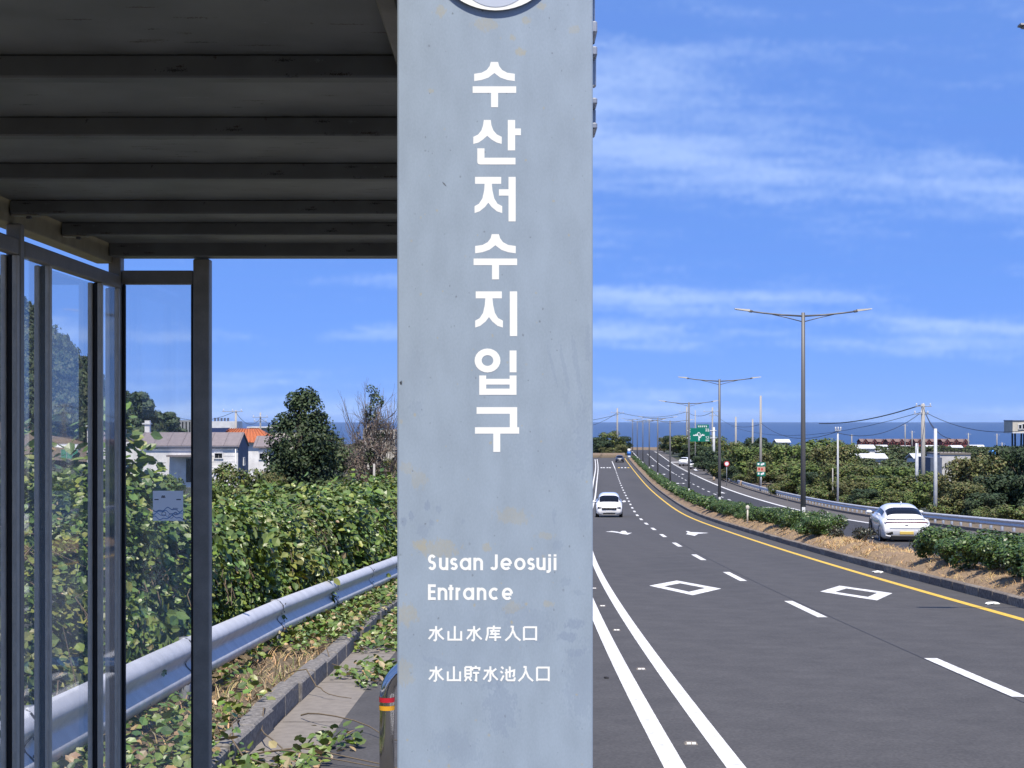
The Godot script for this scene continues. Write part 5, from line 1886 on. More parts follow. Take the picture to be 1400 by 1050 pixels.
func build_right_houses() -> void:
	# red row houses by the sea
	var d := 1080.0
	var e := d / F
	var label := "red gabled holiday house in the terrace by the sea"
	for k in 12:
		var x := 1183.0 + k * 12.4
		var c := at(x, 618, d + 6.0 * (k % 3))
		var t := thing("row_house", label, "house", c, 0.12, "red gabled houses in a terrace by the sea")
		var w := 12.6 * e
		var h := (618.0 - 604.0) * e
		wall_box(t, "wall", Vector3(0, h * 0.5, -4), Vector3(w, h, 8), "wall_red")
		gable_roof(t, -w * 0.5, w * 0.5, -8.2, 0.2, h + 0.05, h + 1.9, 0.2, "roof_brown")
		var st := mk()
		tri(st, Vector3(-2.5, h - 1.0, 0.5), Vector3(0, h + 1.9, 0.5), Vector3(2.5, h - 1.0, 0.5))
		obj("gable", done(st), M["wall_red"], t)
		for s in [-1.0, 1.0]:
			st = mk()
			var q := [Vector3(s * 2.9, h - 1.3, 1.0), Vector3(0, h + 2.1, 1.0), Vector3(0, h + 2.1, -4.0), Vector3(s * 2.9, h - 1.3, -4.0)]
			quad(st, q[0], q[1], q[2], q[3])
			obj("dormer_slope", done(st), M["roof_brown"], t)
		wall_box(t, "window", Vector3(0, h - 0.3, 0.52), Vector3(1.2, 1.3, 0.08), "window_dark")
		wall_box(t, "window", Vector3(-1.6, h - 3.4, 0.06), Vector3(1.4, 1.6, 0.12), "window_dark")
		wall_box(t, "window", Vector3(1.6, h - 3.4, 0.06), Vector3(1.4, 1.6, 0.12), "frame_white")
	# sheds: [x0, x1, y top of wall, y bottom, d, wall, roof, label]
	for s in [[1157, 1196, 613.5, 628, 420, "wall_white", "white house with low hipped roof before the red terrace"], [1198, 1218, 618, 628, 430, "wall_white", "small white shed beside the hipped-roof house"], [1166, 1212, 627, 640, 330, "roof_white", "long pale greenhouse roof showing over the green trees"], [1200, 1214, 611.5, 620, 700, "roof_white", "small white building in front of the red terrace"], [1222, 1246, 612.5, 622, 690, "roof_white", "low white building below the middle of the red terrace"], [1268, 1286, 612, 622, 690, "roof_white", "white building just right of the thick utility pole"], [1302, 1316, 612, 622, 720, "roof_white", "white building at the far end of the red terrace"], [1326, 1346, 611, 620, 800, "wall_white", "pale far house beyond the red terrace"], [1062, 1080, 605, 614, 500, "roof_white", "white roof peeping out above the dark trees"], [1250, 1262, 627, 640, 330, "roof_white", "white shed wall between greenhouse and grey shed"]]:
		var dd: float = s[4]
		var ee := dd / F
		var c := at((s[0] + s[1]) * 0.5, s[3] + 6.0, dd)
		var t := thing("shed", s[6], "building", c)
		var w: float = (s[1] - s[0]) * ee
		var h: float = (s[3] + 6.0 - s[2]) * ee
		wall_box(t, "wall", Vector3(0, h * 0.5, -3), Vector3(w, h, 6), s[5])
		gable_roof(t, -w * 0.5, w * 0.5, -6.1, 0.1, h + 0.04, h + 0.9, 0.3, "roof_white")
		add_window(t, Vector3(-w * 0.2, h * 0.55, 0.0), w * 0.16, h * 0.18)
		add_window(t, Vector3(w * 0.2, h * 0.55, 0.0), w * 0.16, h * 0.18)
	# grey industrial shed behind the poles
	d = 190.0
	e = d / F
	var c := at(1306, 660, d)
	var t := thing("industrial_shed", "grey concrete shed with dark side behind the white pole", "shed", c)
	var h := (660.0 - 621.5) * e
	wall_box(t, "wall", Vector3(0, h * 0.5, -3.0), Vector3(42.0 * e, h, 6.0), "concrete_wall")
	wall_box(t, "side_wall", Vector3((1277.0 - 1306.0) * e, h * 0.45, -2.0), Vector3(15.6 * e, h * 0.9, 6.0), "slate_and_shade")
	wall_box(t, "parapet", Vector3(0, h + 0.1, -3.0), Vector3(43.0 * e, 0.2, 6.2), "concrete")
	for k in 9:
		wall_box(t, "rail_post", Vector3((-20.0 + k * 5.0) * e, h + 0.45, -0.3), Vector3(0.06, 0.6, 0.06), "trim")
	wall_box(t, "hand_rail", Vector3(0, h + 0.75, -0.3), Vector3(42.0 * e, 0.06, 0.06), "trim")
	# blue tank among the trees
	d = 240.0
	c = at(1356.5, 640, d)
	t = thing("water_tank", "bright blue water tank peeping over the trees", "tank", c)
	var st := smooth(mk())
	var th := (640.0 - 616.0) / F * d
	lathe(st, [Vector2(0.5, 0), Vector2(0.5, th - 0.25), Vector2(0.46, th - 0.05), Vector2(0.3, th + 0.05), Vector2(0, th + 0.08)], Vector3.ZERO, Basis.IDENTITY, 20)
	obj("drum", done(st), M["tank_blue"], t)
	st = smooth(mk())
	for k in 4:
		lathe(st, [Vector2(0.5, -0.04), Vector2(0.53, 0.0), Vector2(0.5, 0.04)], Vector3(0, th * (0.2 + 0.2 * k), 0), Basis.IDENTITY, 20)
	obj("band", done(st), M["tank_blue"], t)
	# cabin on legs at the edge of the picture
	d = 170.0
	e = d / F
	c = at(1402, 640, d)
	t = thing("cabin", "pale raised cabin on dark splayed legs above the trees", "cabin", c)
	var y0 := (640.0 - 591.0) * e
	var y1 := (640.0 - 576.0) * e
	wall_box(t, "wall", Vector3(0, (y0 + y1) * 0.5, -1.5), Vector3(35.0 * e, y1 - y0, 3.0), "wall_cream")
	wall_box(t, "roof", Vector3(0, y1 + 0.06, -1.5), Vector3(35.6 * e, 0.12, 3.1), "slate_and_shade")
	wall_box(t, "floor_edge", Vector3(0, y0 - 0.05, -1.5), Vector3(36.0 * e, 0.12, 3.2), "roof_white")
	add_window(t, Vector3((1394.5 - 1402.0) * e, (640.0 - 583.5) * e, 0.0), 0.35, 0.5, Vector3.BACK, 1)
	add_window(t, Vector3((1401.0 - 1402.0) * e, (640.0 - 583.0) * e, 0.0), 0.6, 0.6, Vector3.BACK, 1)
	for s in [-14.0, -9.5, -3.0, 2.0, 10.0]:
		st = smooth(mk())
		tube(st, [Vector3(s * e, 0.0, -1.0), Vector3((s - 3.0 + 1.5 * fmod(absf(s), 4.0)) * e, y0 - 0.1, -1.0)], 0.12, 0.09, 6)
		obj("leg", done(st), M["trim"], t)
	# bank and wall closing the near lanes at the junction
	var wt := thing("retaining_wall", "low pale wall across the end of the near lanes", "wall", rp(0, 378.0))
	var org := wt.position
	for k in 10:
		st = mk()
		var o0 := -36.0 + k * 4.3
		var p := [rp(o0, 377.6), rp(o0 + 4.28, 377.6), rp(o0 + 4.28, 378.4), rp(o0, 378.4)]
		var q := []
		for v in p:
			q.append(v - org)
		for v in p:
			q.append(v - org + Vector3(0, 1.0, 0))
		hexa(st, q)
		obj("wall_block", done(st), M["stone_pale"], wt)
	st = mk()
	quad(st, rp(-36.0, 374.2, 0.02), rp(-36.0, 377.55, 0.45), rp(7.4, 377.55, 0.45), rp(7.4, 374.2, 0.02))
	struct("bank", done(st), M["verge"])
	wt = thing("retaining_wall", "pale parapet along the far crest of the seaward road", "wall", rp(14.0, 448.0))
	org = wt.position
	for k in 8:
		st = mk()
		var o0 := 3.0 + k * 3.4
		var q := []
		for y in [-0.3, 0.75]:
			for v in [[o0, 448.0], [o0 + 3.38, 448.0], [o0 + 3.38, 448.6], [o0, 448.6]]:
				q.append(rp(v[0], v[1], y) - org)
		hexa(st, q)
		obj("wall_block", done(st), M["stone_pale"], wt)

# ---------------------------------------------------------------- planting
var protos := {}

func put_tree(key: String, x: float, ytop: float, w: float, d: float, label: String, group := "", sink := 0.0) -> Node3D:
	var p := at(x, 0, d)
	p.y = ground(p.x, d) - sink
	var h := at(x, ytop, d).y - p.y
	var wm := w / F * d
	var e: Dictionary = protos[key]
	var s := Vector3(wm / e.w, h / e.h, wm / e.w)
	var o: Node3D = e.node
	if e.used:
		o = copy(e.node, p, rng.randf() * TAU, s, label)
	else:
		e.used = true
		o.position = p
		o.scale = s
		o.set_meta("label", label)
	if group != "":
		o.set_meta("group", group)
	elif o.has_meta("group"):
		o.remove_meta("group")
	return o

func make_protos() -> void:
	rng.seed = 101
	var green := [Color(0.078, 0.125, 0.026), Color(0.10, 0.148, 0.03), Color(0.06, 0.098, 0.022), Color(0.125, 0.155, 0.036)]
	var olive := [Color(0.105, 0.118, 0.034), Color(0.085, 0.10, 0.03), Color(0.13, 0.12, 0.045), Color(0.07, 0.088, 0.028)]
	var dark := [Color(0.026, 0.05, 0.018), Color(0.034, 0.06, 0.02), Color(0.02, 0.04, 0.016)]
	protos["broad"] = {"node": tree_proto("broad_tree", "a", lobes_round(5, 5, 0.5, 16), 2.6, 0.14, 5200, 0.24, green), "w": 5.0, "h": 5.0, "used": false}
	protos["broad2"] = {"node": tree_proto("broad_tree", "b", lobes_round(5, 5, 0.4, 20), 2.4, 0.14, 5200, 0.24, green + olive), "w": 5.0, "h": 5.0, "used": false}
	protos["olive"] = {"node": tree_proto("olive_tree", "c", lobes_round(5, 5, 0.5, 15), 2.6, 0.13, 5200, 0.22, olive), "w": 5.0, "h": 5.0, "used": false}
	protos["dark"] = {"node": tree_proto("dark_tree", "d", lobes_round(5, 5, 0.4, 16), 2.6, 0.14, 5600, 0.24, dark), "w": 5.0, "h": 5.0, "used": false}
	protos["shrub"] = {"node": tree_proto("wild_shrub", "e", lobes_round(3, 2, 0.05, 12), 0.9, 0.06, 3200, 0.16, green + olive, "leaf_far", "", "shrub"), "w": 3.0, "h": 2.0, "used": false}
	# dense upright evergreen
	var ev := []
	for k in 60:
		var f := pow(rng.randf(), 1.3)
		var a := rng.randf() * TAU
		var rr := (0.3 + 1.5 * pow(1.0 - f, 0.5)) * rng.randf_range(0.75, 1.0)
		var s := rng.randf_range(0.38, 0.7) * (1.1 - 0.35 * f)
		ev.append([Vector3(cos(a) * rr, 0.7 + 6.0 * f, sin(a) * rr), Vector3(s, s * 0.9, s)])
	ev.append([Vector3(-0.15, 2.3, 0), Vector3(1.75, 2.1, 1.6)])
	ev.append([Vector3(0, 4.4, 0), Vector3(1.75, 1.6, 1.5)])
	ev.append([Vector3(0.2, 5.9, 0), Vector3(0.85, 1.15, 0.8)])
	protos["ever"] = {"node": tree_proto("evergreen_tree", "f", ev, 5.5, 0.16, 24000, 0.16, dark + [Color(0.045, 0.07, 0.02)], "leaf_far", "", "tree", 0.35, -0.33, 1.3), "w": 3.9, "h": 7.1, "used": false}
	# layered pine
	var pn := []
	for k in 26:
		var f := rng.randf()
		var a := rng.randf() * TAU
		var rr := 2.3 * (1.0 - f * 0.75) * rng.randf_range(0.3, 1.0)
		pn.append([Vector3(cos(a) * rr, 1.5 + 5.2 * f, sin(a) * rr), Vector3(0.75, 0.32, 0.75)])
	protos["pine"] = {"node": tree_proto("pine_tree", "g", pn, 6.3, 0.14, 6000, 0.26, [Color(0.03, 0.055, 0.022), Color(0.04, 0.065, 0.026)], "needle", "", "tree", 0.6, -0.2, 1.0, 1.6), "w": 5.0, "h": 7.0, "used": false}

func build_right_trees() -> void:
	rng.seed = 202
	var g := "trees crowding behind the far guardrail"
	var lab := {"broad": "bushy mid-green tree in the thicket behind the far guardrail", "broad2": "bushy mid-green tree in the thicket behind the far guardrail", "olive": "olive-brown scrubby tree in the thicket behind the far guardrail", "dark": "dark green tree in the thicket behind the far guardrail", "shrub": "low wild shrub at the foot of the trees behind guardrail"}
	var gg := {"broad": g, "broad2": g, "olive": "olive-brown trees behind the far guardrail", "dark": "dark trees behind the far guardrail", "shrub": "wild shrubs behind the far guardrail"}
	put_tree("dark", 1392, 596, 95, 104, "tall dark tree below the raised cabin, behind guardrail")
	for e in [["olive", 1335, 618, 100, 98], ["olive", 1303, 642, 72, 100], ["dark", 1368, 640, 90, 94], ["dark", 1412, 640, 80, 92], ["broad", 1272, 655, 70, 112], ["olive", 1318, 655, 80, 92], ["dark", 1345, 668, 70, 90], ["shrub", 1292, 684, 60, 92], ["shrub", 1385, 690, 70, 82], ["shrub", 1350, 692, 60, 84],
		["broad2", 1245, 646, 75, 132], ["broad", 1215, 652, 70, 134], ["broad2", 1185, 648, 72, 140], ["olive", 1162, 655, 60, 138], ["broad", 1230, 634, 78, 160], ["broad2", 1190, 632, 80, 165], ["dark", 1210, 645, 60, 150], ["broad", 1262, 640, 50, 165], ["dark", 1180, 665, 55, 130], ["broad2", 1225, 668, 60, 126], ["broad", 1255, 672, 55, 120], ["shrub", 1195, 682, 60, 122], ["shrub", 1235, 690, 55, 112], ["shrub", 1165, 676, 50, 132],
		["olive", 1135, 606, 70, 176], ["broad", 1115, 594, 75, 200], ["broad2", 1150, 600, 60, 210], ["broad", 1085, 602, 80, 190], ["broad2", 1140, 632, 60, 158], ["broad", 1100, 630, 75, 165], ["dark", 1120, 640, 60, 160], ["broad2", 1090, 628, 64, 184], ["olive", 1085, 645, 60, 168], ["shrub", 1110, 662, 55, 150], ["shrub", 1075, 655, 50, 165], ["shrub", 1135, 670, 50, 140],
		["dark", 1050, 598, 70, 230], ["broad", 1030, 606, 70, 215], ["olive", 1058, 615, 60, 205], ["dark", 1032, 592, 46, 300], ["broad2", 1012, 604, 60, 240], ["olive", 1040, 630, 55, 205], ["dark", 1012, 634, 55, 222], ["dark", 995, 622, 55, 240], ["olive", 1002, 640, 40, 228], ["shrub", 1020, 648, 45, 212], ["shrub", 985, 636, 40, 240],
		["dark", 980, 612, 50, 262], ["broad2", 992, 598, 50, 290], ["dark", 966, 606, 46, 300], ["broad", 975, 592, 46, 340], ["dark", 948, 604, 42, 342], ["broad2", 938, 592, 50, 380], ["dark", 920, 592, 36, 400], ["broad", 955, 596, 44, 370], ["dark", 962, 620, 40, 285], ["olive", 908, 597, 24, 412]]:
		put_tree(e[0], e[1], e[2], e[3], e[4], lab[e[0]], gg[e[0]], 0.2)
	for e in [[812, 594, 40, 398], [835, 588, 42, 400], [854, 593, 26, 402], [822, 600, 36, 392]]:
		put_tree("dark" if e[0] != 835 else "broad2", e[0], e[1], e[2], e[3], "dark round tree behind the pale wall at the road's end", "trees behind the wall at the junction", 0.2)
	for e in [[850, 607, 26, 384], [828, 611, 24, 384]]:
		put_tree("olive", e[0], e[1], e[2], e[3], "dull brownish bush growing just behind the pale wall", "bushes behind the wall at the junction", 0.2)
	# the far coastal plain is covered in trees that merge
	rng.seed = 303
	var mini := crown(lobes_round(5, 4.4, 0.1, 9), 420, 0.62, [Color(0.05, 0.08, 0.025), Color(0.038, 0.065, 0.02), Color(0.07, 0.085, 0.03)], 0.4, -0.3)
	var xf := []
	var cols := []
	for k in 900:
		var d := rng.randf_range(430.0, 1050.0)
		var x := rng.randf_range(0.085, 0.36) * d + 14.0
		if rng.randf() < 0.25:
			d = rng.randf_range(1200.0, 2300.0)
			x = rng.randf_range(0.03, 0.38) * d
		var s := rng.randf_range(0.3, 0.62)
		xf.append(Transform3D(Basis(Vector3.UP, rng.randf() * TAU).scaled(Vector3(s * 1.9, s, s * 1.4)), Vector3(x, ground(x, d) - 0.3, -d)))
		cols.append(Color.WHITE * rng.randf_range(0.8, 1.2))
	multi("coastal_wood", mini, M["leaf_far"], xf, cols, "far green tree cover spreading over the plain before the sea", "woodland")
	# wooded hill on the other side
	xf = []
	cols = []
	for k in 2600:
		var d := rng.randf_range(270.0, 560.0)
		var x := -rng.randf_range(0.19, 0.62) * d
		var base := ground(x, d)
		if base < ry(d) + 2.4:
			continue
		var s := rng.randf_range(1.0, 1.7)
		xf.append(Transform3D(Basis(Vector3.UP, rng.randf() * TAU).scaled(Vector3(s, s * 1.25, s)), Vector3(x, base - 0.4, -d)))
		cols.append(Color.WHITE * rng.randf_range(0.65, 1.05))
	multi("hillside_wood", mini, M["leaf_far"], xf, cols, "dense blue-green wood covering the hill behind the shelter", "woodland")
	xf = []
	cols = []
	for k in 160:
		var d := rng.randf_range(225.0, 420.0)
		var x := rng.randf_range(0.2, 0.36) * d
		var s := rng.randf_range(0.45, 0.75)
		xf.append(Transform3D(Basis(Vector3.UP, rng.randf() * TAU).scaled(Vector3(s * 1.4, s, s * 1.4)), Vector3(x, ground(x, d) - 0.3, -d)))
		cols.append(Color.WHITE * rng.randf_range(0.8, 1.2))
	for k in 240:
		var d := rng.randf_range(200.0, 380.0)
		var x := -rng.randf_range(0.06, 0.30) * d
		if x < -0.22 * d and d > 195.0 and d < 340.0:
			continue
		var s := rng.randf_range(0.5, 0.85)
		xf.append(Transform3D(Basis(Vector3.UP, rng.randf() * TAU).scaled(Vector3(s * 1.3, s, s * 1.3)), Vector3(x, ground(x, d) - 0.3, -d)))
		cols.append(Color.WHITE * rng.randf_range(0.8, 1.2))
	multi("village_trees", mini, M["leaf_far"], xf, cols, "low green tree cover between the houses of the village", "woodland")

func build_left_trees() -> void:
	rng.seed = 404
	put_tree("ever", 413, 527, 112, 75, "big dense dark evergreen tree beside the orange-roofed house")
	put_tree("pine", 198, 534, 84, 172, "pine tree with layered boughs above the mauve roof")
	for e in [[236, 562, 62, 190], [165, 548, 60, 200], [150, 560, 60, 215]]:
		put_tree("pine", e[0], e[1], e[2], e[3], "smaller pine at the foot of the wooded hill", "smaller pines by the hill")
	put_tree("broad2", 322, 630, 90, 62, "rounded light green bush in front of the white house wall")
	for e in [["broad", 295, 648, 70, 52], ["olive", 368, 640, 60, 66], ["broad2", 440, 652, 90, 56], ["olive", 490, 655, 80, 60], ["shrub", 530, 640, 70, 66], ["broad", 372, 652, 60, 54], ["olive", 535, 620, 60, 90], ["broad2", 480, 640, 80, 84]]:
		put_tree(e[0], e[1], e[2], e[3], e[4], "wild green bush growing behind the vine-covered bank", "bushes behind the vine bank", 0.3)
	for e in [["olive", 30, 640, 60, 100], ["broad", 95, 655, 80, 70], ["broad2", 60, 668, 60, 58], ["olive", 42, 650, 40, 90], ["broad", 118, 668, 50, 52], ["broad2", 10, 672, 60, 52], ["broad", 230, 640, 60, 66], ["shrub", 140, 672, 60, 40]]:
		put_tree(e[0], e[1], e[2], e[3], e[4], "tangled bush between the shelter glass and the bare field", "bushes beyond the shelter glass", 0.3)
	# bare tree with ivy
	var d := 66.0
	var p := at(507, 0, d)
	p.y = ground(p.x, d)
	var top := at(0, 516, d).y - p.y
	var t := thing("bare_tree", "half-dead tree of bare grey twigs with ivy up its middle", "tree", p)
	var st := smooth(mk())
	rng.seed = 33
	tube(st, [Vector3(0, -0.3, 0), Vector3(0.1, 1.2, 0.0), Vector3(0.25, 2.4, 0.05)], 0.13, 0.09, 8, false)
	for k in 9:
		var a := TAU * k / 9.0
		branchy(st, Vector3(0.05, 0.5 + 0.25 * k, 0), Vector3(cos(a) * 0.32, 1.0, sin(a) * 0.32), top * (0.36 - 0.018 * k), 0.055, 4, 0.42)
	obj("branches", done(st), M["bark_dead"], t)
	var lb := []
	for k in 9:
		lb.append([Vector3(0.15 + rng.randf_range(-0.25, 0.25), 2.4 + k * (top - 2.7) / 8.5, rng.randf_range(-0.3, 0.3)), Vector3(0.3, 0.34, 0.3)])
	obj("twigs", crown([[Vector3(-0.55, 2.6, 0), Vector3(0.6, 1.6, 0.7)], [Vector3(0.7, 2.9, 0.1), Vector3(0.75, 1.9, 0.7)], [Vector3(0.1, 3.6, 0), Vector3(0.9, 2.1, 0.8)]], 5200, 0.042, [Color(0.16, 0.125, 0.10), Color(0.12, 0.095, 0.078), Color(0.20, 0.165, 0.135)], 0.0, -0.05, 1.2, 4.5), M["needle"], t)
	obj("ivy", crown(lb, 1500, 0.10, [Color(0.035, 0.06, 0.02), Color(0.05, 0.075, 0.025)], 0.3, -0.05, 1.5), M["leaf"], t)
	obj("brown_leaves", crown([[Vector3(0.3, 1.5, 0), Vector3(1.1, 1.4, 1.0)], [Vector3(-0.4, 2.0, 0.2), Vector3(0.6, 1.0, 0.7)]], 2600, 0.07, [Color(0.16, 0.10, 0.07), Color(0.11, 0.08, 0.055)], 0.2, 0.0, 1.5), M["leaf"], t)

func build_hedge() -> void:
	rng.seed = 505
	var pal := [Color(0.11, 0.175, 0.03), Color(0.09, 0.145, 0.028), Color(0.07, 0.115, 0.024), Color(0.16, 0.205, 0.042), Color(0.10, 0.16, 0.036)]
	var xf := []
	var cols := []
	var hn := FastNoiseLite.new()
	hn.seed = 12; hn.frequency = 0.55; hn.fractal_octaves = 3
	for i in 125000:
		var far := i > 80000
		var d := rng.randf_range(8.5, 31.0) if not far else rng.randf_range(29.0, 70.0)
		var ht := 1.66 + 0.55 * hn.get_noise_2d(d * 0.9, 5.0) + 0.5 * hn.get_noise_2d(d * 2.6, 45.0) + 0.75 * exp(-pow((d - 16.4) / 1.3, 2)) - 0.75 * sstep(14.6, 13.0, d) + 0.3 * sstep(30.0, 48.0, d)
		var a := rng.randf_range(-0.05, 0.70) * PI
		var inner := rng.randf() < 0.3
		var f := rng.randf_range(0.45, 0.85) if inner else rng.randf_range(0.82, 1.03)
		var lump := 1.0 + 0.36 * hn.get_noise_3d(d * 1.7, a * 1.9, 2.0) + 0.12 * hn.get_noise_3d(d * 5.0, a * 5.0, 7.0)
		f *= lump
		var cw := cos(a)
		var sw := sin(a)
		var xx := left_rail(d).x - 1.75 + 1.5 * signf(cw) * pow(absf(cw), 0.7) * f
		var yy := ht * signf(sw) * pow(absf(sw), 0.75) * f
		if yy < 0.02:
			continue
		if not inner and hn.get_noise_3d(d * 4.2, a * 3.5, 30.0) < -0.27:
			continue
		var p := Vector3(xx, ry(d) + 0.12 + yy, -d)
		var n := (Vector3(cw, maxf(sw, 0.0) + 0.45, 0.2) + unit() * 1.05).normalized()
		var s := rng.randf_range(0.055, 0.14) * (1.3 if far else 1.0) 
		var kind := hn.get_noise_3d(d * 0.9 + 70.0, a * 1.3, 90.0)
		if kind > 0.12:
			s *= 1.35
		elif kind < -0.15:
			s *= 0.68
		xf.append(pose(p, n, s))
		var c: Color = pal[rng.randi() % pal.size()]
		if hn.get_noise_3d(d * 0.8, a, 60.0) > 0.3:
			c = c.lerp(Color(0.20, 0.18, 0.05), rng.randf() * 0.55)
		if rng.randf() < 0.012:
			c = Color(0.25, 0.19, 0.10)
		cols.append(shade(c, 0.3))
	multi("vine_bank", leaf_mesh(), M["leaf"], xf, cols, "thick bank of leafy climbing vines behind the guardrail", "vines")
	# stems that show between the leaves
	var st := smooth(mk())
	for k in 240:
		var d := rng.randf_range(8.0, 40.0)
		var a := rng.randf_range(0.05, 0.55) * PI
		var pts := []
		for q in 5:
			var aa := a + q * rng.randf_range(-0.04, 0.1)
			var dd := d + q * rng.randf_range(-0.05, 0.2)
			pts.append(Vector3(left_rail(dd).x - 1.75 + 1.5 * pow(maxf(cos(aa), 0.02), 0.7) * 1.0, ry(dd) + 0.12 + 1.75 * pow(sin(minf(aa, PI * 0.6)), 0.75) * rng.randf_range(0.97, 1.05), -dd))
		tube(st, pts, 0.008, 0.005, 4, false)
	var vs := obj("vine_stems", done(st), M["stem_dry"])
	tag(vs, "thin dry vine stems looping over the leafy bank", "vines")
	vs.set_meta("kind", "stuff")
	# runners over kerb and gutter
	xf = []
	cols = []
	rng.seed = 606
	for i in 21000:
		var d := rng.randf_range(8.0, 46.0)
		var off := rng.randf_range(-5.4, -3.15)
		var k := hn.get_noise_2d(off * 1.3, d * 0.8 + 40.0)
		var cover := 0.10 + 0.75 * sstep(19.0, 22.5, d) * sstep(-3.2, -3.7, off) + 0.8 * sstep(13.6, 12.4, d) * sstep(-3.1, -3.6, off)
		if off > -4.3 and d > 13.8 and d < 18.2:
			cover = -0.2
		if k > cover - 0.28 or (rng.randf() < 0.4 and k > cover - 0.5):
			continue
		var up := 0.02 + rng.randf() * (0.2 if off < -4.1 else 0.10)
		if off < -4.1:
			up += 0.15
		xf.append(pose(rp(off, d, up), (Vector3.UP + unit() * 0.75).normalized(), rng.randf_range(0.05, 0.12)))
		var c: Color = pal[rng.randi() % pal.size()]
		if rng.randf() < 0.14:
			c = Color(0.30, 0.22, 0.12)
		cols.append(shade(c, 0.3))
	multi("creeping_vine", leaf_mesh(), M["leaf"], xf, cols, "leafy vine runners creeping over the roadside kerb and gutter", "vines")
	st = smooth(mk())
	for e in [[15.2, -3.95, 13.6, -2.75], [13.1, -3.95, 12.2, -2.6], [12.9, -4.1, 12.4, -2.9], [14.4, -4.2, 12.2, -3.6], [17.0, -4.3, 16.4, -3.6], [13.6, -4.3, 12.0, -3.9], [19.5, -4.4, 18.4, -3.7], [12.6, -4.3, 11.8, -3.2]]:
		var pts := []
		for k in 9:
			var f := k / 8.0
			pts.append(rp(lerpf(e[1], e[3], f) + 0.05 * sin(f * 9.0 + e[0]), lerpf(e[0], e[2], f), 0.03 + 0.14 * sin(PI * f) * (1.0 - f) + (0.18 if lerpf(e[1], e[3], f) < -4.1 else 0.0)))
		tube(st, pts, 0.009, 0.004, 5, false)
	var rn := obj("runner_stems", done(st), M["stem_dry"])
	tag(rn, "dry brown runners trailing from the kerb onto the asphalt", "vines")
	rn.set_meta("kind", "stuff")
	# dry grass on the verge
	xf = []
	cols = []
	for i in 11000:
		var d := rng.randf_range(7.0, 34.0)
		var off := rng.randf_range(-6.3, -4.3)
		var s := rng.randf_range(0.07, 0.22)
		var b := Basis(Vector3.UP, rng.randf() * TAU) * Basis(Vector3.RIGHT, rng.randf_range(0.1, 1.35))
		xf.append(Transform3D(b.scaled(Vector3(s * 1.2, s, s)), rp(off, d, 0.10)))
		cols.append(shade(Color(0.36, 0.26, 0.14) if rng.randf() < 0.8 else Color(0.14, 0.17, 0.05), 0.3))
	multi("verge_grass", blade_mesh(), M["straw"], xf, cols, "dry brown grass on the verge under the guardrail", "grass")

func build_bushes() -> void:
	rng.seed = 707
	var pal := [Color(0.052, 0.10, 0.022), Color(0.07, 0.122, 0.026), Color(0.042, 0.078, 0.02), Color(0.09, 0.14, 0.032)]
	var near := []
	var fars := []
	for k in 4:
		for q in [[6000, 0.056, near, 18], [1100, 0.13, fars, 9]]:
			var t := thing("median_shrub", "rounded glossy green shrub in the row planted along the median", "shrub", Vector3.ZERO, 0.0, "shrubs planted along the median")
			t.set_meta("called", "median_shrub")
			var lb := [[Vector3(0, 0.48, 0), Vector3(0.5, 0.36, 0.5)]]
			for j in q[3]:
				var a := rng.randf() * TAU
				var r := rng.randf_range(0.25, 0.55)
				var s := rng.randf_range(0.16, 0.27)
				lb.append([Vector3(cos(a) * r, rng.randf_range(0.28, 0.78) - r * 0.2, sin(a) * r), Vector3(s, s * 0.85, s)])
			obj("stems", trunk_mesh(0.5, 0.022, lb.slice(1)), M["bark"], t)
			obj("foliage", crown(lb, q[0], q[1], pal, 0.45, -0.25, 2.0, 1.25), M["leaf"], t)
			q[2].append([t, false])
	var put := func(e: Array, p: Vector3, s: Vector3, label: String) -> void:
		if e[1]:
			copy(e[0], p, rng.randf() * TAU, s, label)
		else:
			e[1] = true
			e[0].position = p
			e[0].scale = s
			e[0].set_meta("label", label)
	var d := 27.5
	while d < 362.0:
		var step := 1.8 if d < 42.0 else 1.95 if d < 75.0 else 1.6 + 0.002 * d
		var gap := d > 38.4 and d < 53.5
		if not gap:
			var k := rng.randi() % 4
			var e: Array = near[k] if d < 100.0 else fars[k]
			var off := 8.62 + rng.randf_range(-0.1, 0.1)
			var s := rng.randf_range(0.88, 1.12) * (1.1 if d < 42.0 else 1.0)
			if d > 230.0:
				s *= 0.85
			put.call(e, rp(off, d, median_up(off, d) - 0.06), Vector3(s * 1.18, s * rng.randf_range(0.9, 1.05), s * 1.1), "rounded glossy green shrub in the row planted along the median")
		d += step
	# two thin, half-dead shrubs in the gap where the car shows
	for e in [[40.2, 8.7, 0.95], [50.0, 8.8, 0.75], [53.0, 8.5, 0.6]]:
		var t := thing("dying_shrub", "sparse dull shrub with bare twigs in a gap of the median", "shrub", rp(e[1], e[0], median_up(e[1], e[0]) - 0.05), rng.randf() * TAU, "half-dead shrubs in the median gap")
		var st := smooth(mk())
		for k in 9:
			var a := TAU * k / 9.0
			branchy(st, Vector3(0, 0, 0), Vector3(cos(a) * 0.6, 1.0, sin(a) * 0.6), 0.42 * e[2], 0.012, 2, 0.5)
		obj("twigs", done(st), M["bark"], t)
		var lb := []
		for j in 9:
			lb.append([Vector3(rng.randf_range(-0.42, 0.42), rng.randf_range(0.3, 0.8), rng.randf_range(-0.4, 0.4)) * e[2], Vector3(0.2, 0.16, 0.2)])
		obj("foliage", crown(lb, 520, 0.07, [Color(0.04, 0.05, 0.028), Color(0.06, 0.055, 0.035)], 0.3, -0.1, 2.0, 1.2), M["leaf"], t)

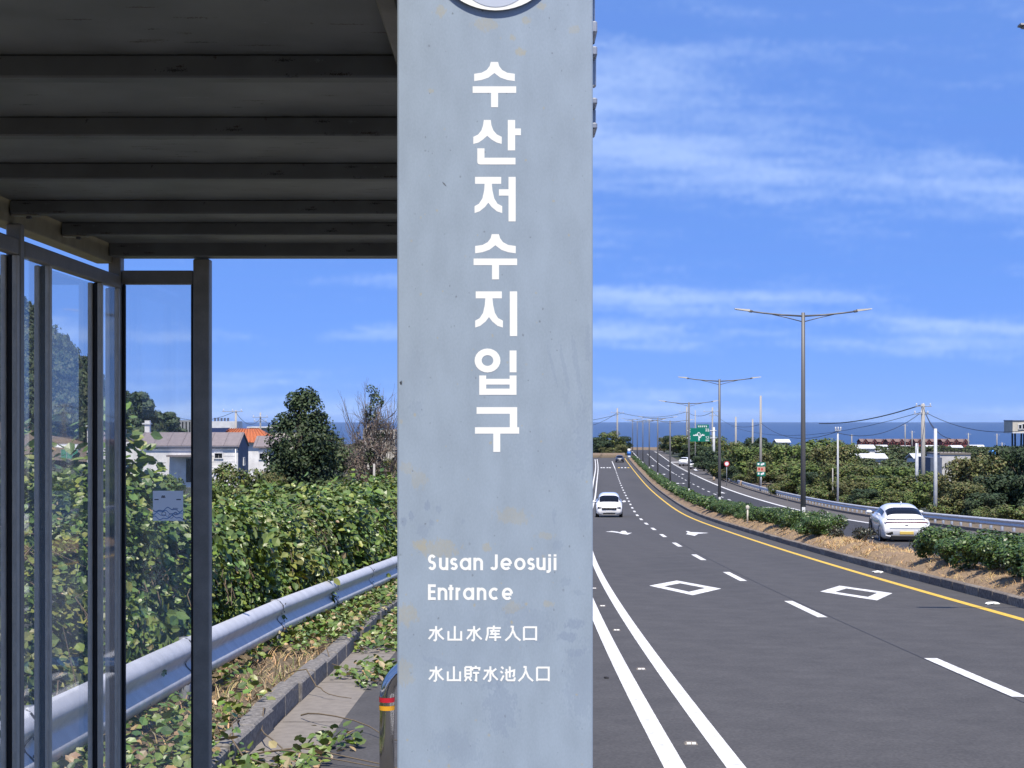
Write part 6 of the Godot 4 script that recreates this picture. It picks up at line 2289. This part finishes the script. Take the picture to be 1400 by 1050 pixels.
func build_rocks() -> void:
	rng.seed = 808
	var k := 0
	for e in [[1014, 651, 205, 6.0, 5.0], [976, 646, 228, 4.0, 3.5]]:
		var p := at(e[0], 0, e[2])
		p.y = ground(p.x, e[2])
		var st := smooth(mk())
		blob(st, Vector3(0, 0.35, 0), Vector3(e[3] * 0.5, e[4], e[3] * 0.5) * e[2] / F, 0.4, 3 + k, 9)
		var o := obj("boulder", done(st), M["stone_pale"])
		o.position = p
		tag(o, ["large pale boulder behind the guardrail near the round sign", "smaller pale stone at the slip road corner"][k], "rock")
		k += 1

func _ready() -> void:
	hm = spline_moments(HD, HV)
	cm = spline_moments(CD, CV)
	noise.seed = 2
	noise.frequency = 0.03
	noise.fractal_octaves = 3
	# camera
	var cam := Camera3D.new()
	cam.name = "camera"
	add_child(cam)
	cam.position = Vector3(0, EYE, 0)
	cam.projection = Camera3D.PROJECTION_FRUSTUM
	cam.near = 0.05
	cam.far = 30000.0
	cam.size = 0.05 * 1050.0 / F
	cam.frustum_offset = Vector2(0, 0.05 * 47.0 / F)
	cam.current = true
	# sky, exposure
	var env := Environment.new()
	env.background_mode = Environment.BG_SKY
	env.sky = build_sky()
	env.tonemap_mode = Environment.TONE_MAPPER_LINEAR
	env.tonemap_exposure = 1.42
	env.fog_enabled = true
	env.fog_density = 0.000015
	env.fog_light_color = Color(0.72, 0.80, 0.92)
	env.sdfgi_enabled = true
	env.ssao_enabled = true
	env.ssil_enabled = true
	var we := WorldEnvironment.new()
	we.name = "world_environment"
	we.environment = env
	add_child(we)
	# sun: high, behind the camera
	var sun := DirectionalLight3D.new()
	sun.name = "sun"
	sun.light_energy = 1.55
	sun.light_color = Color(1.0, 0.965, 0.91)
	sun.light_angular_distance = 0.5
	sun.shadow_enabled = true
	add_child(sun)
	sun.look_at_from_position(Vector3(0.03, 0.90, 0.45), Vector3.ZERO, Vector3.RIGHT)
	make_materials()
	# structure
	build_land()
	build_road()
	build_kerbs()
	build_median()
	# things
	build_pillar()
	build_shelter()
	build_rails()
	build_lamps()
	build_signs()
	build_cars()
	build_left_houses()
	build_right_houses()
	build_poles()
	make_protos()
	build_right_trees()
	build_left_trees()
	build_hedge()
	build_bushes()
	build_rocks()
	build_small_things()
